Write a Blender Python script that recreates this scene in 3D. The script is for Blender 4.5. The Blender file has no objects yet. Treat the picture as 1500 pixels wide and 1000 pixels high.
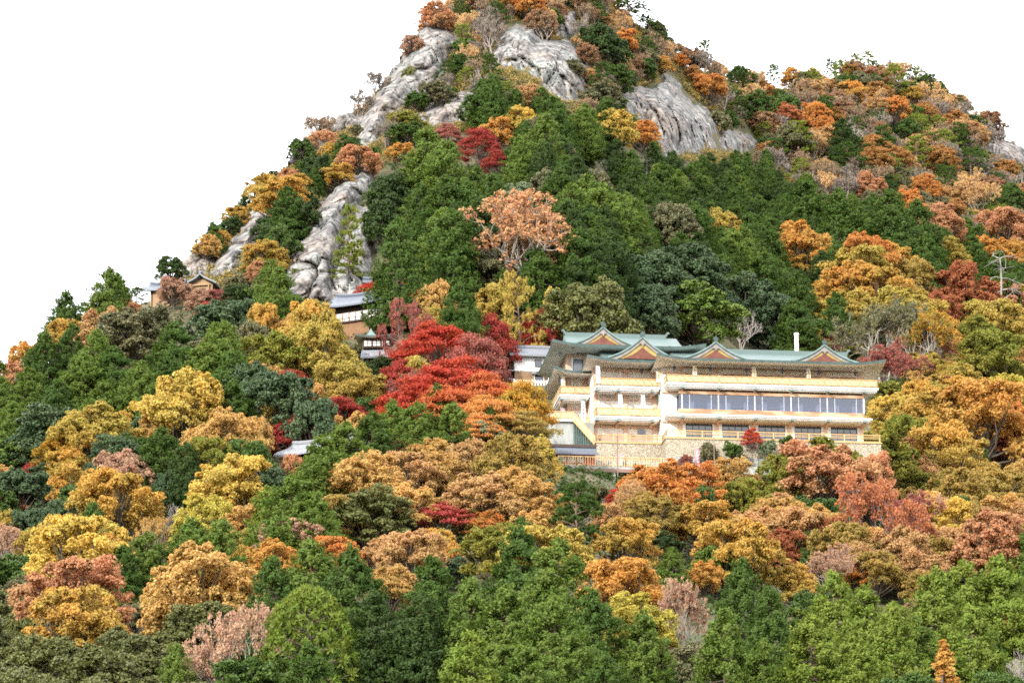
import bpy, math, random
import numpy as np
from mathutils import Vector, Matrix

SC = bpy.context.scene
COL = SC.collection

# ------------------------------------------------------------------ camera
FPX, PITCH = 5290.0, math.radians(14.9)
CP, SP = math.cos(PITCH), math.sin(PITCH)
cam_data = bpy.data.cameras.new('camera')
cam_data.sensor_width = 36.0
cam_data.lens = 36.0 * FPX / 1500.0
cam_data.clip_start = 1.0
cam_data.clip_end = 12000.0
cam = bpy.data.objects.new('camera', cam_data)
COL.objects.link(cam)
cam.location = (0, 0, 0)
cam.rotation_euler = (math.pi / 2 + PITCH, 0, 0)
SC.camera = cam

# ------------------------------------------------------------------ sky, sun, exposure
SUN_EL, SUN_AZ = math.radians(24), math.radians(36)      # azimuth to the left of straight behind the camera
sun_pos = Vector((-math.sin(SUN_AZ) * math.cos(SUN_EL), -math.cos(SUN_AZ) * math.cos(SUN_EL), math.sin(SUN_EL)))
world = bpy.data.worlds.new('World')
SC.world = world
world.use_nodes = True
nt = world.node_tree
nt.nodes.clear()
N = nt.nodes.new
out = N('ShaderNodeOutputWorld'); bg = N('ShaderNodeBackground'); sky = N('ShaderNodeTexSky')
sky.sky_type = 'NISHITA'; sky.sun_disc = False
sky.sun_elevation = SUN_EL; sky.sun_rotation = math.pi - SUN_AZ
sky.dust_density = 3.0
tc = N('ShaderNodeTexCoord'); mp = N('ShaderNodeMapping'); no = N('ShaderNodeTexNoise'); rp = N('ShaderNodeValToRGB'); mx = N('ShaderNodeMix')
mp.inputs['Scale'].default_value = (1, 1, 3.5)
no.inputs['Scale'].default_value = 2.2; no.inputs['Detail'].default_value = 6; no.inputs['Roughness'].default_value = .6
rp.color_ramp.elements[0].position = .3; rp.color_ramp.elements[0].color = (.72, .72, .72, 1)
rp.color_ramp.elements[1].position = .6; rp.color_ramp.elements[1].color = (1, 1, 1, 1)
mx.data_type = 'RGBA'
mx.inputs['B'].default_value = (11.6, 11.8, 12.1, 1)        # thin bright cloud veil over the sky
L = nt.links.new
L(tc.outputs['Generated'], mp.inputs['Vector']); L(mp.outputs[0], no.inputs['Vector']); L(no.outputs['Fac'], rp.inputs[0])
L(rp.outputs[0], mx.inputs['Factor']); L(sky.outputs[0], mx.inputs['A']); L(mx.outputs['Result'], bg.inputs['Color'])
bg.inputs['Strength'].default_value = .14
L(bg.outputs[0], out.inputs[0])

sun_data = bpy.data.lights.new('sun', 'SUN')
sun_data.energy = 3.1; sun_data.angle = math.radians(.6); sun_data.color = (1, .94, .85)
sun = bpy.data.objects.new('sun', sun_data)
COL.objects.link(sun)
sun.rotation_euler = (-sun_pos).to_track_quat('-Z', 'Y').to_euler()

SC.view_settings.view_transform = 'Standard'; SC.view_settings.look = 'None'
SC.view_settings.exposure = 1.1; SC.view_settings.gamma = 1.0
SC.view_settings.use_curve_mapping = False
SC.render.engine = 'CYCLES'
SC.cycles.max_bounces = 7; SC.cycles.diffuse_bounces = 5; SC.cycles.glossy_bounces = 2
SC.cycles.transmission_bounces = 3; SC.cycles.transparent_max_bounces = 4
SC.cycles.filter_width = 1.7
SC.cycles.caustics_reflective = False; SC.cycles.caustics_refractive = False
SC.cycles.use_denoising = False
try:
    SC.cycles.denoiser = 'OPENIMAGEDENOISE'; SC.cycles.denoising_prefilter = 'FAST'
except Exception:
    pass

# ------------------------------------------------------------------ small helpers
def tag(o, label=None, cat=None, group=None, kind=None):
    if label: o['label'] = label
    if cat: o['category'] = cat
    if group: o['group'] = group
    if kind: o['kind'] = kind
    return o

def link(o, parent=None):
    COL.objects.link(o)
    if parent is not None: o.parent = parent
    return o

def empty(name, loc=(0, 0, 0), rz=0):
    o = bpy.data.objects.new(name, None)
    o.empty_display_size = .5
    o.location = loc; o.rotation_euler = (0, 0, rz)
    return link(o)

def mesh_quads(name, V, F, mats, attrs=None, smooth=False, mat_idx=None):
    """V (n,3), F (m,4) or list of faces -> mesh"""
    me = bpy.data.meshes.new(name)
    V = np.asarray(V, np.float32)
    if isinstance(F, np.ndarray):
        k = F.shape[1]; m = len(F)
        me.vertices.add(len(V)); me.vertices.foreach_set('co', V.ravel())
        me.loops.add(m * k); me.loops.foreach_set('vertex_index', F.astype(np.int32).ravel())
        me.polygons.add(m); me.polygons.foreach_set('loop_start', np.arange(0, m * k, k, dtype=np.int32))
        me.update(calc_edges=True)
    else:
        me.from_pydata([tuple(v) for v in V], [], F)
        me.update()
    for m_ in (mats if isinstance(mats, (list, tuple)) else [mats]): me.materials.append(m_)
    n = len(me.polygons)
    if smooth: me.polygons.foreach_set('use_smooth', np.ones(n, bool))
    if mat_idx is not None: me.polygons.foreach_set('material_index', np.asarray(mat_idx, np.int32))
    for k_, a in (attrs or {}).items():
        at = me.attributes.new(k_, 'FLOAT', 'FACE'); at.data.foreach_set('value', np.asarray(a, np.float32))
    return me

# numpy value noise -------------------------------------------------
_rs = np.random.RandomState(7)
_T = _rs.rand(64, 64, 64).astype(np.float32)
def vnoise(x, y, z=0.0):
    x, y, z = np.broadcast_arrays(np.asarray(x, float), np.asarray(y, float), np.asarray(z, float))
    xi, yi, zi = np.floor(x).astype(int), np.floor(y).astype(int), np.floor(z).astype(int)
    fx, fy, fz = x - xi, y - yi, z - zi
    fx, fy, fz = [t * t * (3 - 2 * t) for t in (fx, fy, fz)]
    g = lambda a, b, c: _T[(xi + a) & 63, (yi + b) & 63, (zi + c) & 63]
    l = lambda a, b, t: a + (b - a) * t
    return l(l(l(g(0,0,0), g(1,0,0), fx), l(g(0,1,0), g(1,1,0), fx), fy), l(l(g(0,0,1), g(1,0,1), fx), l(g(0,1,1), g(1,1,1), fx), fy), fz) * 2 - 1
def fbm(x, y, z=0.0, o=4):
    s, a = 0, 1.0
    for _ in range(o):
        s = s + a * vnoise(x, y, z); x, y, z, a = np.asarray(x) * 2.03 + 3.1, np.asarray(y) * 2.03 + 1.7, np.asarray(z) * 2.03 + 5.3, a * .5
    return s

# ------------------------------------------------------------------ the hill as a height field
_RP = np.array([(-2500, 900, 330), (-600, 820, 380), (-300, 720, 395), (0, 585, 410), (100, 510, 420), (200, 452, 430), (250, 415, 440), (300, 375, 452), (350, 325, 465),
    (400, 275, 480), (430, 242, 490), (460, 217, 500), (500, 186, 512), (525, 165, 520), (560, 128, 530), (600, 80, 545), (640, 38, 560), (680, 8, 570),
    (730, -25, 580), (800, -40, 590), (860, -18, 595), (900, 20, 598), (960, 68, 602), (1000, 94, 610), (1040, 108, 622), (1075, 126, 640), (1110, 138, 655),
    (1150, 130, 668), (1200, 122, 680), (1260, 119, 690), (1310, 123, 696), (1370, 147, 700), (1420, 179, 702), (1500, 229, 700), (1700, 335, 680), (2100, 560, 640), (2800, 820, 500), (5000, 900, 400)], float)
Y0, PY0, GEXP = 200.0, 1180.0, .87
def ridge(px): return np.interp(px, _RP[:, 0], _RP[:, 1]), np.interp(px, _RP[:, 0], _RP[:, 2])
def zray(py, Y):
    v = (500 - py) / FPX
    return Y * (SP + v * CP) / (CP - v * SP)
def ray(px, py, Y):
    """point on the view ray of a photo pixel at depth Y"""
    u, v = (px - 750) / FPX, (500 - py) / FPX
    k = Y / (CP - v * SP)
    return np.array([u * k, Y, k * (SP + v * CP)])
def proj(X, Y, Z):
    d = Y * CP + Z * SP
    return 750 + FPX * X / d, 500 - FPX * (Z * CP - Y * SP) / d
def ppm(Y, Z): return FPX / (Y * CP + Z * SP)
def h0(X, Y):
    X, Y = np.asarray(X, float), np.asarray(Y, float)
    Yc = np.maximum(Y, Y0)
    z = .25 * Yc
    for _ in range(4):
        px = 750 + FPX * X / (Yc * CP + z * SP)
        pr, yr = ridge(px)
        s = np.clip((Yc - Y0) / (yr - Y0), 0, 1)
        z = zray(PY0 + (pr - PY0) * s ** GEXP, np.minimum(Yc, yr))
    d = np.maximum(Yc - yr, 0)
    z = z - .55 * d * d / (d + 14)
    t = np.clip((Y - 40) / (Y0 - 40), 0, 1)
    return np.where(Y < Y0, -1.7 + (z + 1.7) * t, np.maximum(z, -1.7))
YAW = math.radians(6.4)
HALL_O = ray(999, 643, 1.0) * (378 / (ray(999, 643, 1.0)[1] * CP + ray(999, 643, 1.0)[2] * SP))
HU = np.array([math.cos(YAW), math.sin(YAW), 0]); HV = np.array([-math.sin(YAW), math.cos(YAW), 0])
CUTS = []                                                     # level cuts for the smaller buildings: x, y, z, radius
for px_, py_, Y_, r_, dz_ in ((782, 562, 392, 6, -1.2), (538, 470, 407, 6, -2.5), (552, 508, 392, 3.5, -1.8), (236, 446, 426, 3, -.3), (294, 436, 428, 3, -.3), (452, 672, 338, 5, -.9)):
    q_ = ray(px_, py_, Y_); CUTS.append((q_[0], q_[1] + 1.5, q_[2] + dz_, r_))
def h(X, Y):
    X, Y = np.asarray(X, float), np.asarray(Y, float)
    amp = np.clip((Y - 60) / 150, 0, 1)
    z = h0(X, Y) + amp * (.9 * vnoise(X / 13, Y / 13) + .45 * vnoise(X / 4.7, Y / 4.7, 3.3))
    u = (X - HALL_O[0]) * HU[0] + (Y - HALL_O[1]) * HU[1]; v = (X - HALL_O[0]) * HV[0] + (Y - HALL_O[1]) * HV[1]
    du = np.maximum(np.maximum(-15 - u, u - 21), 0)                   # cut for the hall and its terraces
    z = np.minimum(z, HALL_O[2] - 9.3 + .5 * np.maximum(v + 8, 0) + 1.3 * np.maximum(v - 17, 0) + .75 * du + .25 * vnoise(X / 3, Y / 3))
    for bx, by, bz, br in CUTS:
        z = np.minimum(z, bz + .9 * np.maximum(np.hypot(X - bx, Y - by) - br, 0))
    return z
def ground_Y(px, py):
    pr, yr = ridge(px)
    s = np.clip((PY0 - py) / (PY0 - pr), 0.0, 1.0) ** (1 / GEXP)
    return Y0 + s * (yr - Y0)

# ------------------------------------------------------------------ materials
def new_mat(name):
    m = bpy.data.materials.new(name); m.use_nodes = True
    t = m.node_tree; t.nodes.clear()
    return m, t, t.nodes.new, t.links.new
def surf_mat(name, a, b=None, scale=3.0, rough=.7, bump=0.0, bscale=None, metal=0.0, detail=5, stretch=(1, 1, 1), ramp=(.35, .65), spec=.4):
    m, t, n, l = new_mat(name)
    o = n('ShaderNodeOutputMaterial'); p = n('ShaderNodeBsdfPrincipled'); l(p.outputs[0], o.inputs[0])
    p.inputs['Roughness'].default_value = rough; p.inputs['Metallic'].default_value = metal
    p.inputs['Specular IOR Level'].default_value = spec
    c = n('ShaderNodeTexCoord'); mpp = n('ShaderNodeMapping'); l(c.outputs['Object'], mpp.inputs[0]); mpp.inputs['Scale'].default_value = stretch
    no = n('ShaderNodeTexNoise'); no.inputs['Scale'].default_value = scale; no.inputs['Detail'].default_value = detail; l(mpp.outputs[0], no.inputs['Vector'])
    r = n('ShaderNodeValToRGB'); l(no.outputs['Fac'], r.inputs[0])
    b = b or tuple(x * .8 for x in a)
    r.color_ramp.elements[0].position, r.color_ramp.elements[1].position = ramp
    r.color_ramp.elements[0].color = (*b, 1); r.color_ramp.elements[1].color = (*a, 1)
    l(r.outputs[0], p.inputs['Base Color'])
    if bump:
        n2 = n('ShaderNodeTexNoise'); n2.inputs['Scale'].default_value = bscale or scale * 4; n2.inputs['Detail'].default_value = 6; l(mpp.outputs[0], n2.inputs['Vector'])
        bp = n('ShaderNodeBump'); bp.inputs['Strength'].default_value = bump; bp.inputs['Distance'].default_value = .1
        l(n2.outputs['Fac'], bp.inputs['Height']); l(bp.outputs[0], p.inputs['Normal'])
    return m
def striped(name, a, b, scale, axis='X', rough=.6, bump=.4, noise=.3, gloss=.4):
    m, t, n, l = new_mat(name)
    o = n('ShaderNodeOutputMaterial'); p = n('ShaderNodeBsdfPrincipled'); l(p.outputs[0], o.inputs[0]); p.inputs['Roughness'].default_value = rough
    p.inputs['Specular IOR Level'].default_value = gloss
    c = n('ShaderNodeTexCoord'); w = n('ShaderNodeTexWave'); w.bands_direction = axis; w.inputs['Scale'].default_value = scale; w.inputs['Distortion'].default_value = noise
    l(c.outputs['Object'], w.inputs['Vector'])
    no = n('ShaderNodeTexNoise'); no.inputs['Scale'].default_value = 1.3; no.inputs['Detail'].default_value = 6; l(c.outputs['Object'], no.inputs['Vector'])
    mm = n('ShaderNodeMath'); mm.operation = 'MULTIPLY_ADD'; l(no.outputs['Fac'], mm.inputs[0]); mm.inputs[1].default_value = .9; l(w.outputs['Fac'], mm.inputs[2])
    r = n('ShaderNodeValToRGB'); l(mm.outputs[0], r.inputs[0])
    r.color_ramp.elements[0].position = .35; r.color_ramp.elements[1].position = 1.05
    r.color_ramp.elements[0].color = (*b, 1); r.color_ramp.elements[1].color = (*a, 1); l(r.outputs[0], p.inputs['Base Color'])
    bp = n('ShaderNodeBump'); bp.inputs['Strength'].default_value = bump; bp.inputs['Distance'].default_value = .05
    l(w.outputs['Fac'], bp.inputs['Height']); l(bp.outputs[0], p.inputs['Normal'])
    return m
def cells(name, a, b, gap, scale, width=.06, rough=.8):
    m, t, n, l = new_mat(name)
    o = n('ShaderNodeOutputMaterial'); p = n('ShaderNodeBsdfPrincipled'); l(p.outputs[0], o.inputs[0]); p.inputs['Roughness'].default_value = rough
    c = n('ShaderNodeTexCoord')
    v = n('ShaderNodeTexVoronoi'); v.feature = 'DISTANCE_TO_EDGE'; v.inputs['Scale'].default_value = scale; l(c.outputs['Object'], v.inputs['Vector'])
    v2 = n('ShaderNodeTexVoronoi'); v2.inputs['Scale'].default_value = scale; l(c.outputs['Object'], v2.inputs['Vector'])
    x = n('ShaderNodeMix'); x.data_type = 'RGBA'; x.inputs['A'].default_value = (*a, 1); x.inputs['B'].default_value = (*b, 1)
    sp_ = n('ShaderNodeSeparateColor'); l(v2.outputs['Color'], sp_.inputs[0]); l(sp_.outputs[0], x.inputs['Factor'])
    r = n('ShaderNodeMapRange'); r.inputs['From Max'].default_value = width; l(v.outputs['Distance'], r.inputs['Value'])
    y = n('ShaderNodeMix'); y.data_type = 'RGBA'; y.inputs['A'].default_value = (*gap, 1); l(x.outputs['Result'], y.inputs['B']); l(r.outputs[0], y.inputs['Factor'])
    l(y.outputs['Result'], p.inputs['Base Color'])
    bp = n('ShaderNodeBump'); bp.inputs['Strength'].default_value = .8; bp.inputs['Distance'].default_value = .08; l(r.outputs[0], bp.inputs['Height']); l(bp.outputs[0], p.inputs['Normal'])
    return m
def leaf_mat(name, rough=.65, transl=.28, spec=.25):
    m, t, n, l = new_mat(name)
    o = n('ShaderNodeOutputMaterial'); p = n('ShaderNodeBsdfPrincipled'); tr = n('ShaderNodeBsdfTranslucent'); ms = n('ShaderNodeMixShader')
    p.inputs['Roughness'].default_value = rough; p.inputs['Specular IOR Level'].default_value = spec
    A = n('ShaderNodeAttribute'); A.attribute_type = 'OBJECT'; A.attribute_name = 'leaf_a'
    B = n('ShaderNodeAttribute'); B.attribute_type = 'OBJECT'; B.attribute_name = 'leaf_b'
    ti = n('ShaderNodeAttribute'); ti.attribute_type = 'GEOMETRY'; ti.attribute_name = 'tint'
    va = n('ShaderNodeAttribute'); va.attribute_type = 'GEOMETRY'; va.attribute_name = 'val'
    x = n('ShaderNodeMix'); x.data_type = 'RGBA'; l(ti.outputs['Fac'], x.inputs['Factor']); l(A.outputs['Color'], x.inputs['A']); l(B.outputs['Color'], x.inputs['B'])
    hsv = n('ShaderNodeHueSaturation'); l(x.outputs['Result'], hsv.inputs['Color']); l(va.outputs['Fac'], hsv.inputs['Value'])
    l(hsv.outputs[0], p.inputs['Base Color']); l(hsv.outputs[0], tr.inputs['Color'])
    ms.inputs[0].default_value = transl; l(p.outputs[0], ms.inputs[1]); l(tr.outputs[0], ms.inputs[2]); l(ms.outputs[0], o.inputs[0])
    return m
def bark_mat():
    m, t, n, l = new_mat('bark')
    o = n('ShaderNodeOutputMaterial'); p = n('ShaderNodeBsdfPrincipled'); l(p.outputs[0], o.inputs[0]); p.inputs['Roughness'].default_value = .9
    A = n('ShaderNodeObjectInfo')
    c = n('ShaderNodeTexCoord'); no = n('ShaderNodeTexNoise'); no.inputs['Scale'].default_value = 5; no.inputs['Detail'].default_value = 6; l(c.outputs['Object'], no.inputs['Vector'])
    r = n('ShaderNodeMapRange'); r.inputs['To Min'].default_value = .55; r.inputs['To Max'].default_value = 1.3; l(no.outputs['Fac'], r.inputs['Value'])
    hsv = n('ShaderNodeHueSaturation'); l(A.outputs['Color'], hsv.inputs['Color']); l(r.outputs[0], hsv.inputs['Value']); l(hsv.outputs[0], p.inputs['Base Color'])
    return m
LEAF = leaf_mat('foliage', .65, .4); GLOSSY = leaf_mat('glossy_foliage', .5, .25, .3); BARK = bark_mat()

# ------------------------------------------------------------------ ground sheet
def build_ground():
    gx = np.concatenate([np.array([-6000, -3500, -2000, -1200, -800, -550, -400, -300]), np.arange(-230, -130, 6), np.arange(-130, 150, 2.0), np.arange(150, 240, 6), np.array([300, 400, 550, 800, 1200, 2000, 3500, 6000])]).astype(float)
    gy = np.concatenate([np.array([-6000, -2500, -1000, -400, -150, -60]), np.arange(0, 200, 10), np.arange(200, 730, 2.0), np.arange(730, 900, 8), np.array([950, 1050, 1200, 1500, 2200, 3500, 6000, 10000])]).astype(float)
    X, Y = np.meshgrid(gx, gy)
    Z = h(X, Y)
    # far out of the valley the ground is level
    fade = np.clip((np.abs(X) - 420) / 700, 0, 1)
    Z = Z * (1 - fade) + -1.7 * fade
    V = np.stack([X.ravel(), Y.ravel(), Z.ravel()], 1)
    nx, ny = len(gx), len(gy)
    i, j = np.meshgrid(np.arange(nx - 1), np.arange(ny - 1))
    a = (j * nx + i).ravel()
    F = np.stack([a, a + 1, a + nx + 1, a + nx], 1)
    m = surf_mat('forest_floor', (.11, .085, .045), (.045, .055, .02), scale=.35, rough=.95, bump=.8, bscale=2.0, detail=8)
    o = link(bpy.data.objects.new('ground', mesh_quads('ground', V, F, m, smooth=True)))
    tag(o, 'steep leaf littered hillside under the autumn trees', 'ground', kind='structure')
build_ground()
# ------------------------------------------------------------------ plants: prototypes
def unit(v): return v / (np.linalg.norm(v, axis=-1, keepdims=True) + 1e-9)
def rdir(r, n): return unit(r.normal(size=(n, 3)))

class Leaves:
    def __init__(s): s.P, s.Nn, s.D, s.Lw, s.T, s.Vv = [], [], [], [], [], []
    def add(s, P, Nn, D, l, w, tint, val):
        n = len(P)
        s.P.append(P); s.Nn.append(Nn); s.D.append(D)
        s.Lw.append(np.stack([np.broadcast_to(l, n), np.broadcast_to(w, n)], 1)); s.T.append(np.broadcast_to(tint, n)); s.Vv.append(np.broadcast_to(val, n))
    def arrays(s):
        P, Nn, D, Lw = [np.concatenate(a) for a in (s.P, s.Nn, s.D, s.Lw)]
        Nn = unit(Nn); D = unit(D - Nn * (D * Nn).sum(1, keepdims=True)); B = np.cross(Nn, D)
        l, w = Lw[:, :1], Lw[:, 1:]
        q = np.stack([P - D * l * .5, P + B * w * .5 + Nn * w * .12, P + D * l * .5, P - B * w * .5 + Nn * w * .12], 1)
        return q.reshape(-1, 3), np.arange(len(P) * 4).reshape(-1, 4), np.clip(np.concatenate(s.T), 0, 1), np.concatenate(s.Vv)

def puffs(L_, r, C, R, n, l=.24, w=.17, flat=1.0, up=.25, out=.9, tint=None, core=.6, jit=.6):
    """leaves on the shells of many small puffs; C (k,3), R (k,)"""
    k = len(C)
    d = rdir(r, k * n); d[:, 2] = np.abs(d[:, 2]) * np.where(r.rand(k * n) < .8, 1, -1)
    rad = np.repeat(R, n) * (core + (1.08 - core) * r.rand(k * n))
    P = np.repeat(C, n, 0) + d * rad[:, None] * np.array([1, 1, flat])
    nn = d * out + r.normal(size=d.shape) * jit * .6 + np.array([0, 0, up])
    D = r.normal(size=d.shape) + np.array([0, 0, -.3])
    t = np.repeat(r.rand(k) if tint is None else tint, n) * .75 + .25 * r.rand(k * n)
    s = .75 + .5 * r.rand(k * n)
    L_.add(P, nn, D, l * s, w * s, t, .8 + .4 * r.rand(k * n))

class Tubes:
    def __init__(s): s.S = []
    def seg(s, a, b, ra, rb): s.S.append((*a, *b, ra, rb))
    def path(s, pts, r0, r1):
        n = len(pts) - 1
        for i in range(n): s.seg(pts[i], pts[i + 1], r0 + (r1 - r0) * i / n, r0 + (r1 - r0) * (i + 1) / n)
    def arrays(s, sides=6):
        A = np.array(s.S, float); a, b, ra, rb = A[:, :3], A[:, 3:6], A[:, 6:7], A[:, 7:8]
        d = unit(b - a); ref = np.where(np.abs(d[:, 2:3]) > .9, np.array([[1., 0, 0]]), np.array([[0, 0, 1.]]))
        u = unit(np.cross(d, ref)); v = np.cross(d, u)
        an = np.arange(sides) * 2 * math.pi / sides
        cs = (u[:, None] * np.cos(an)[None, :, None] + v[:, None] * np.sin(an)[None, :, None])
        V = np.concatenate([a[:, None] + cs * ra[:, None], b[:, None] + d[:, None] * rb[:, None] * .4 + cs * rb[:, None]], 1).reshape(-1, 3)
        i = np.arange(sides); f = np.stack([i, (i + 1) % sides, (i + 1) % sides + sides, i + sides], 1)
        F = (np.arange(len(A))[:, None, None] * 2 * sides + f[None]).reshape(-1, 4)
        return V, F

def limb(r, a, b, sag=.15, n=4):
    a, b = np.array(a, float), np.array(b, float); d = np.linalg.norm(b - a)
    o = r.normal(size=3) * sag * d * .5
    return [a + (b - a) * t + o * math.sin(math.pi * t) + np.array([0, 0, sag * d * math.sin(math.pi * t) * .5]) for t in np.linspace(0, 1, n + 1)]

def grow(tb, r, p, d, ln, rad, depth, tips, spread=.6, minr=.018, up=.15):
    mid = p + d * ln * .5 + r.normal(size=3) * ln * .06
    d2 = unit(d + r.normal(size=3) * .18 + np.array([0, 0, up * .5])); e = mid + d2 * ln * .5
    tb.seg(p, mid, rad, rad * .85); tb.seg(mid, e, rad * .85, rad * .7)
    if depth <= 0:
        tips.append(e); return
    for i in range(3 if (r.rand() < .45 or depth > 3) else 2):
        nd = unit(d2 + r.normal(size=3) * spread + np.array([0, 0, up]))
        grow(tb, r, e, nd, ln * (.62 + .25 * r.rand()), max(rad * .62, minr), depth - 1, tips, spread, minr, up)
    if depth <= 2: tips.append(e)

def p_dome(seed, W=8.0, H=8.2, base=1.1, lobes=20, lsz=1.0, l=.205, w=.155, n=33, dens=1.0):
    r = np.random.RandomState(seed); L_, T = Leaves(), Tubes()
    R, hc = W / 2, (H - base)
    asym = r.normal(size=2) * .1
    T.path(limb(r, (0, 0, -2.2), (asym[0], asym[1], base + .5), .04), .3, .2)
    C = []
    for i in range(lobes):                                    # big lobes over the dome
        t = (i + .5) / lobes; z = 1 - t * 1.62
        th = i * 2.399 + r.rand() * .7; q = math.sqrt(max(0, 1 - z * z)) if z > 0 else 1 - .15 * abs(z)
        k = .56 + .3 * r.rand()
        c = np.array([math.cos(th) * q * R * k, math.sin(th) * q * R * k, base + hc * (.4 + .38 * z) + r.normal() * .45])
        C.append((c, R * (.23 + .19 * r.rand()) * lsz))
    C.append((np.array([0, 0, base + hc * .6]), R * .45))
    for i in range(9):                                        # shoots breaking the outline
        th = r.rand() * 6.283; q = R * (.3 + .55 * r.rand()); zz = base + hc * (.98 - .5 * (q / R) ** 2) - .35 + r.rand() * .5
        C.append((np.array([math.cos(th) * q, math.sin(th) * q, zz]), R * (.11 + .08 * r.rand())))
    sub, sr, tt = [], [], []
    for c, lr in C:
        T.path(limb(r, (asym[0], asym[1], base * .7 + r.rand() * .8), c - np.array([0, 0, .3 * lr]), .12), .13, .05)
        lt = r.rand()
        m = 12
        d = rdir(r, m); d[:, 2] = np.where(d[:, 2] < -.35, -d[:, 2], d[:, 2])
        cc = c + d * lr * np.array([.8, .8, .85]) * (.85 + .3 * r.rand(m, 1))
        for q in cc:
            cr = lr * (.3 + .14 * r.rand()); k = 6
            d2 = rdir(r, k); d2[:, 2] = np.where(d2[:, 2] < -.3, -d2[:, 2], d2[:, 2])
            sub.append(q + d2 * cr * .75); sr.append(np.full(k, cr * .55) * (.7 + .6 * r.rand(k))); tt.append(np.full(k, np.clip(lt * .8 + .25 * r.rand() - .05 + .3 * (.5 - (q[2] - base) / hc), 0, 1)))
    sub, sr, tt = np.concatenate(sub), np.concatenate(sr), np.concatenate(tt)
    puffs(L_, r, sub, sr, int(n * dens * .62), l, w, tint=tt)
    return L_, T, W, H
def p_evergreen(seed, W=8.0, H=7.4):
    L_, T, W, H = p_dome(seed, W, H, .8, 20, 1.0, .235, .16, 36)
    return L_, T, W, H
def p_cypress(seed, W=5.8, H=9.0, blunt=.5, nb=105):
    r = np.random.RandomState(seed); L_, T = Leaves(), Tubes()
    T.path(limb(r, (0, 0, -2.2), (0, 0, H * .93), .01, 6), .24, .03)
    R = W / 2; ph = r.rand(3) * 6.28
    Cn, Dn, tint = [], [], []
    for i in range(nb):
        t = ((i + r.rand()) / nb) ** 1.25; th = r.rand() * 6.283
        lump = 1 + .16 * math.sin(2 * th + ph[0] + 5 * t) + .12 * math.sin(3 * th + ph[1] - 8 * t)
        rr = R * ((1 - t) ** blunt) * min(1, .55 + t * 4) * lump * (.8 + .35 * r.rand())
        z = H * (.1 + .88 * t)
        o = np.array([math.cos(th), math.sin(th), 0.])
        T.seg((0, 0, z - .1), tuple(o * rr * .8 + np.array([0, 0, z - .15 * rr])), .05, .02)
        bt = r.rand()
        k = 3 + int(rr * 2.2)
        for j in range(k):
            q = .5 + .55 * (j + r.rand()) / k
            side = np.array([-o[1], o[0], 0]) * r.normal() * .3 * rr
            Cn.append(o * rr * q + side + np.array([0, 0, z - .22 * rr * q * q + r.normal() * .14])); Dn.append(unit(o * .7 + side * .4 + np.array([0, 0, .25 + .5 * r.rand()]))); tint.append(bt)
    for j in range(10):
        Cn.append(np.array([r.normal() * .15, r.normal() * .15, H * (.94 + .06 * r.rand())])); Dn.append(np.array([r.normal() * .3, r.normal() * .3, 1.])); tint.append(r.rand())
    Cn, Dn, tint = np.array(Cn), unit(np.array(Dn)), np.array(tint)
    m = 40; k = len(Cn)
    x = r.rand(k * m) * 1.0 - .35
    D = np.repeat(Dn, m, 0); rnd = r.normal(size=D.shape)
    P = np.repeat(Cn, m, 0) + D * x[:, None] * .62 + rnd * .15 * (1.05 - np.clip(x, 0, 1))[:, None]
    nn = D * .35 + r.normal(size=D.shape) * .55 + np.array([0, 0, .45]) + unit(np.repeat(Cn, m, 0) * np.array([1, 1, 0])) * .4
    s = .7 + .6 * r.rand(k * m)
    L_.add(P, nn, D + r.normal(size=D.shape) * .35, .23 * s, .12 * s, np.repeat(tint, m) * .6 + .4 * r.rand(k * m), .78 + .44 * r.rand(k * m))
    return L_, T, W, H
def p_maple(seed, W=8.5, H=7.0):
    r = np.random.RandomState(seed); L_, T = Leaves(), Tubes()
    base = 1.4; R = W / 2
    T.path(limb(r, (0, 0, -2.2), (0, 0, base), .05), .22, .16)
    for i in range(54):
        t = (i + .5) / 54; th = i * 2.399 + r.rand()
        q = math.sqrt(t) * .93; z = base + (H - base) * (.97 - .78 * q ** 2.2) - r.rand() * 1.4 * (1 - .4 * q)
        c = np.array([math.cos(th) * q * R, math.sin(th) * q * R, z])
        if i % 2 == 0: T.path(limb(r, (0, 0, base * .8 + r.rand()), c, .2, 4), .08, .02)
        n = 260; a = r.rand(n) * 6.283; rr = np.sqrt(r.rand(n)) * (.75 + .55 * r.rand()) * (1 + .3 * np.sin(a * 3 + i))
        P = c + np.stack([np.cos(a) * rr, np.sin(a) * rr, r.normal(size=n) * .13 - .14 * rr * rr + .08 * np.sin(a * 5)], 1)
        nn = np.stack([np.cos(a) * .45 * rr + c[0] * .06, np.sin(a) * .45 * rr + c[1] * .06, np.full(n, .75)], 1) + r.normal(size=(n, 3)) * .5
        s = .7 + .6 * r.rand(n)
        L_.add(P, nn, r.normal(size=(n, 3)), .2 * s, .15 * s, np.clip(r.rand() * .6 + .4 * r.rand(n), 0, 1), .8 + .4 * r.rand(n))
    return L_, T, W, H
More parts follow.
